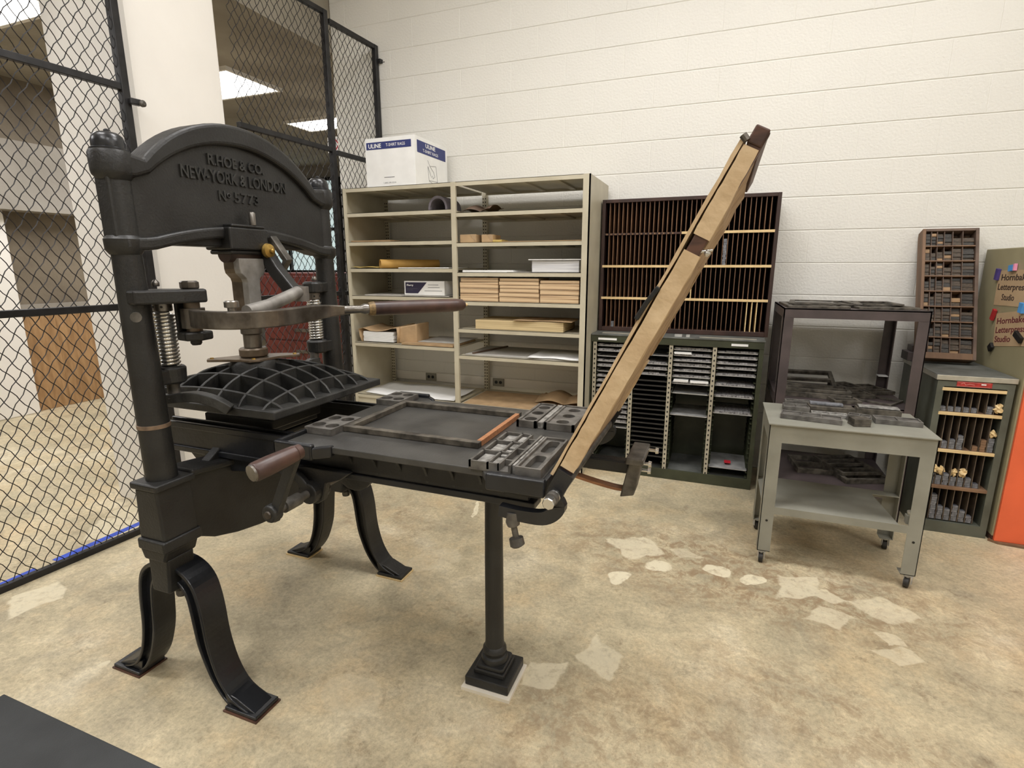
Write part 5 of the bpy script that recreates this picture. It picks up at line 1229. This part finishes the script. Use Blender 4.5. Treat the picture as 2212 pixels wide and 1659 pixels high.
# ------------------------------------------------------------------ wooden type case leaning on the wall
tc_ = thing('type_case', 'tall wooden type case full of blocks leaning on the wall above the small cabinet', 'type case', (3.768, -.335, QT + .034))
CW, CH, CD = .268, .772, .085
tilt = -math.atan2(.28, .76)      # leans back against the wall
tc_.rotation_euler = (tilt, 0, 0)
def cb_(name, m, *boxes, **k):
    mb = MB()
    for q in boxes: mb.box(*q)
    return mb.build(name, m, tc_, local=True, **k)
hw = CW / 2; t = .016
cb_('side_board', 'case', (-hw, -hw + t, 0, CD, 0, CH), bevel=.002)
cb_('side_board', 'case_dk', (hw - t, hw, 0, CD, 0, CH), bevel=.002)
cb_('end_board', 'case_dk', (-hw + t, hw - t, 0, CD, CH - t, CH), bevel=.002)
cb_('end_board', 'case', (-hw + t, hw - t, -.002, CD, 0, .036), bevel=.002)
cb_('back_board', 'case', (-hw + t, hw - t, CD - .006, CD, .03, CH - t))
nr = 8; ih = (CH - t - .036) / nr; xs = [-hw + t]; wds = (.0283, .0283, .034, .040, .047, .0585)
for w in wds: xs.append(xs[-1] + w)
for r in range(1, nr): cb_('row_divider', 'case', (-hw + t, hw - t, .002, CD - .006, .036 + r * ih - .003, .036 + r * ih + .003))
for x in xs[1:-1]: cb_('column_divider', 'case_dk', (x - .0015, x + .0015, .006, CD - .006, .036, CH - t))
random.seed(5)
PRO = {}
TM = tc_.matrix_basis.copy()
TM = Matrix.Translation(tc_.location) @ Euler((tilt, 0, 0)).to_matrix().to_4x4()
for r in range(nr):
    z0 = .036 + r * ih + .003; hgt = ih - .006
    for c_ in range(6):
        xa, xb = xs[c_] + .002, xs[c_ + 1] - .002; z = z0; full = random.random()
        n = random.choice((3, 4, 4, 5)) if c_ > 1 else random.choice((3, 4)); bh = hgt / (n + .25)
        for k in range(n if full > .25 else n - 1):
            mt = 'sort_lt' if random.random() < .09 else ('sort_b' if random.random() < .45 else 'sort'); key = (c_, mt, n)
            if key not in PRO:
                mb = MB(); w = xb - xa - .001; mb.box(-w / 2, w / 2, 0, .022, 0, bh * .94)
                o = mb.build('type_block', mt, None, local=True); tag(o, 'small wooden type block standing in a compartment of the tall type case', 'type block', 'wooden type blocks in the tall case')
                b2 = o.modifiers.new('bevel', 'BEVEL'); b2.width = .0012; b2.segments = 1; PRO[key] = o
            else: o = PRO[key].copy(); C.objects.link(o)
            o.matrix_world = TM @ Matrix.Translation(((xa + xb) / 2, .012 + random.uniform(0, .010), z)) @ Euler((0, 0, random.uniform(-.03, .03))).to_matrix().to_4x4()
            z += bh
for i, (x, y, z, w, d, h, lb) in enumerate(((3.66, -.19, QT + .002, .07, .12, .05, 'dark grey metal box on the small cabinet, lower of the two behind the rack post'), (3.675, -.175, QT + .053, .05, .09, .035, 'dark grey metal box on the small cabinet, upper of the two behind the rack post'))):
    o = MB().box(-w / 2, w / 2, -d / 2, d / 2, 0, h).build('metal_box', 'rack', None, local=True, bevel=.002); o.location = (x - .02, y, z); tag(o, lb, 'box')

# ------------------------------------------------------------------ big cabinet with orange door and magnets
bg = thing('tall_cabinet', 'tall olive steel cabinet with a bright orange door at the right edge', 'cabinet', (4.45, -.36, 0))
MB().box(3.966, 4.92, -.700, -.03, .03, 1.496).build('cabinet_body', 'olive', bg, bevel=.004)
MB().box(3.972, 4.915, -.718, -.701, .012, .915).build('door', 'orange', bg, bevel=.002)
MB().box(3.966, 4.92, -.70, -.05, 0, .03).build('base', 'wood_dk', bg)
single('wood_wedge', MB().prism([(3.953, -.70), (3.985, -.73), (4.16, -.748), (4.16, -.722), (3.99, -.712), (3.964, -.685)], 0, .012, 'z'), 'case', 'wooden strip on the floor at the corner of the orange door', 'wood strip')
PXX = 3.966
def PP(y, z, d=.0): return Vector((PXX - d, y, z))
def poster(ya, za, yb, zb, h, ink, lines, lb, hgts):
    # sheet edges run along ya,za -> yb,zb; toward the front (-y)
    t = thing('poster', lb, 'poster', (PXX - .001, (ya + yb) / 2, (za + zb) / 2 - h), 0, 'posters on the olive cabinet side')
    u = Vector((0, yb - ya, zb - za)).normalized(); v = Vector((0, -u.z, u.y)); 
    if v.z < 0: v = -v
    O = PP(ya, za, .0015); L_ = math.hypot(yb - ya, zb - za)
    mb = MB(); a = [O, O + u * L_, O + u * L_ - v * h, O - v * h]; q = Vector((-.0006, 0, 0)); mb.add(a + [p + q for p in a], [(0, 1, 2, 3), (4, 5, 6, 7), (0, 1, 5, 4), (1, 2, 6, 5), (2, 3, 7, 6), (3, 0, 4, 7)])
    mb.build('sheet', 'sheet1', t)
    for s, off, lw, fr in lines:
        text('lettering', s, ink, t, O + Vector((-.0008, 0, 0)) + u * fr - v * off, u, v, hgts, lw, ext=.0006, bold=.012)
    return t
poster(-.240, 1.378, -.57, 1.386, .185, 'inkbrown', (('Hornbake', .052, .285, .040), ('Letterpress', .102, .30, .018), ('Studio', .156, .135, .078)), 'tan paper sheet with dark lettering, upper of the two on the cabinet side', .032)
poster(-.300, 1.150, -.66, 1.198, .178, 'inkred', (('Hornbake', .058, .29, .018), ('Letterpress', .106, .30, .016), ('Studio', .155, .165, .016)), 'tan paper sheet with maroon lettering, lower of the two on the cabinet side', .032)
def magnet(y, z, w, h, rot, m, lb, m2=None):
    o = MB().box(-.014, 0, -w / 2, w / 2, -h / 2, h / 2).build('magnet', m, None, local=True, bevel=.001); o.location = (PXX - .0028, y, z); o.rotation_euler = (rot, 0, 0)
    return tag(o, lb, 'magnet', 'block magnets on the olive cabinet')
magnet(-.244, 1.358, .030, .060, .15, 'mag_p', 'violet block magnet at the corner of the upper paper sheet')
magnet(-.392, 1.392, .050, .032, -.1, 'mag_b', 'blue block magnet above the upper paper sheet')
magnet(-.424, 1.396, .014, .036, -.1, 'mag_pk', 'pink block magnet beside the blue one above the upper sheet')
magnet(-.285, 1.142, .026, .060, .35, 'mag_r', 'red block magnet at the corner of the lower paper sheet')
magnet(-.324, .969, .034, .038, .8, 'black', 'black and blue block magnet below the lower paper sheet')
magnet(-.570, 1.198, .040, .050, .1, 'mag_b', 'blue block magnet between the two sheets at the picture edge')
magnet(-.590, 1.056, .08, .03, .4, 'black', 'black clip magnet on the lower paper sheet at the picture edge')
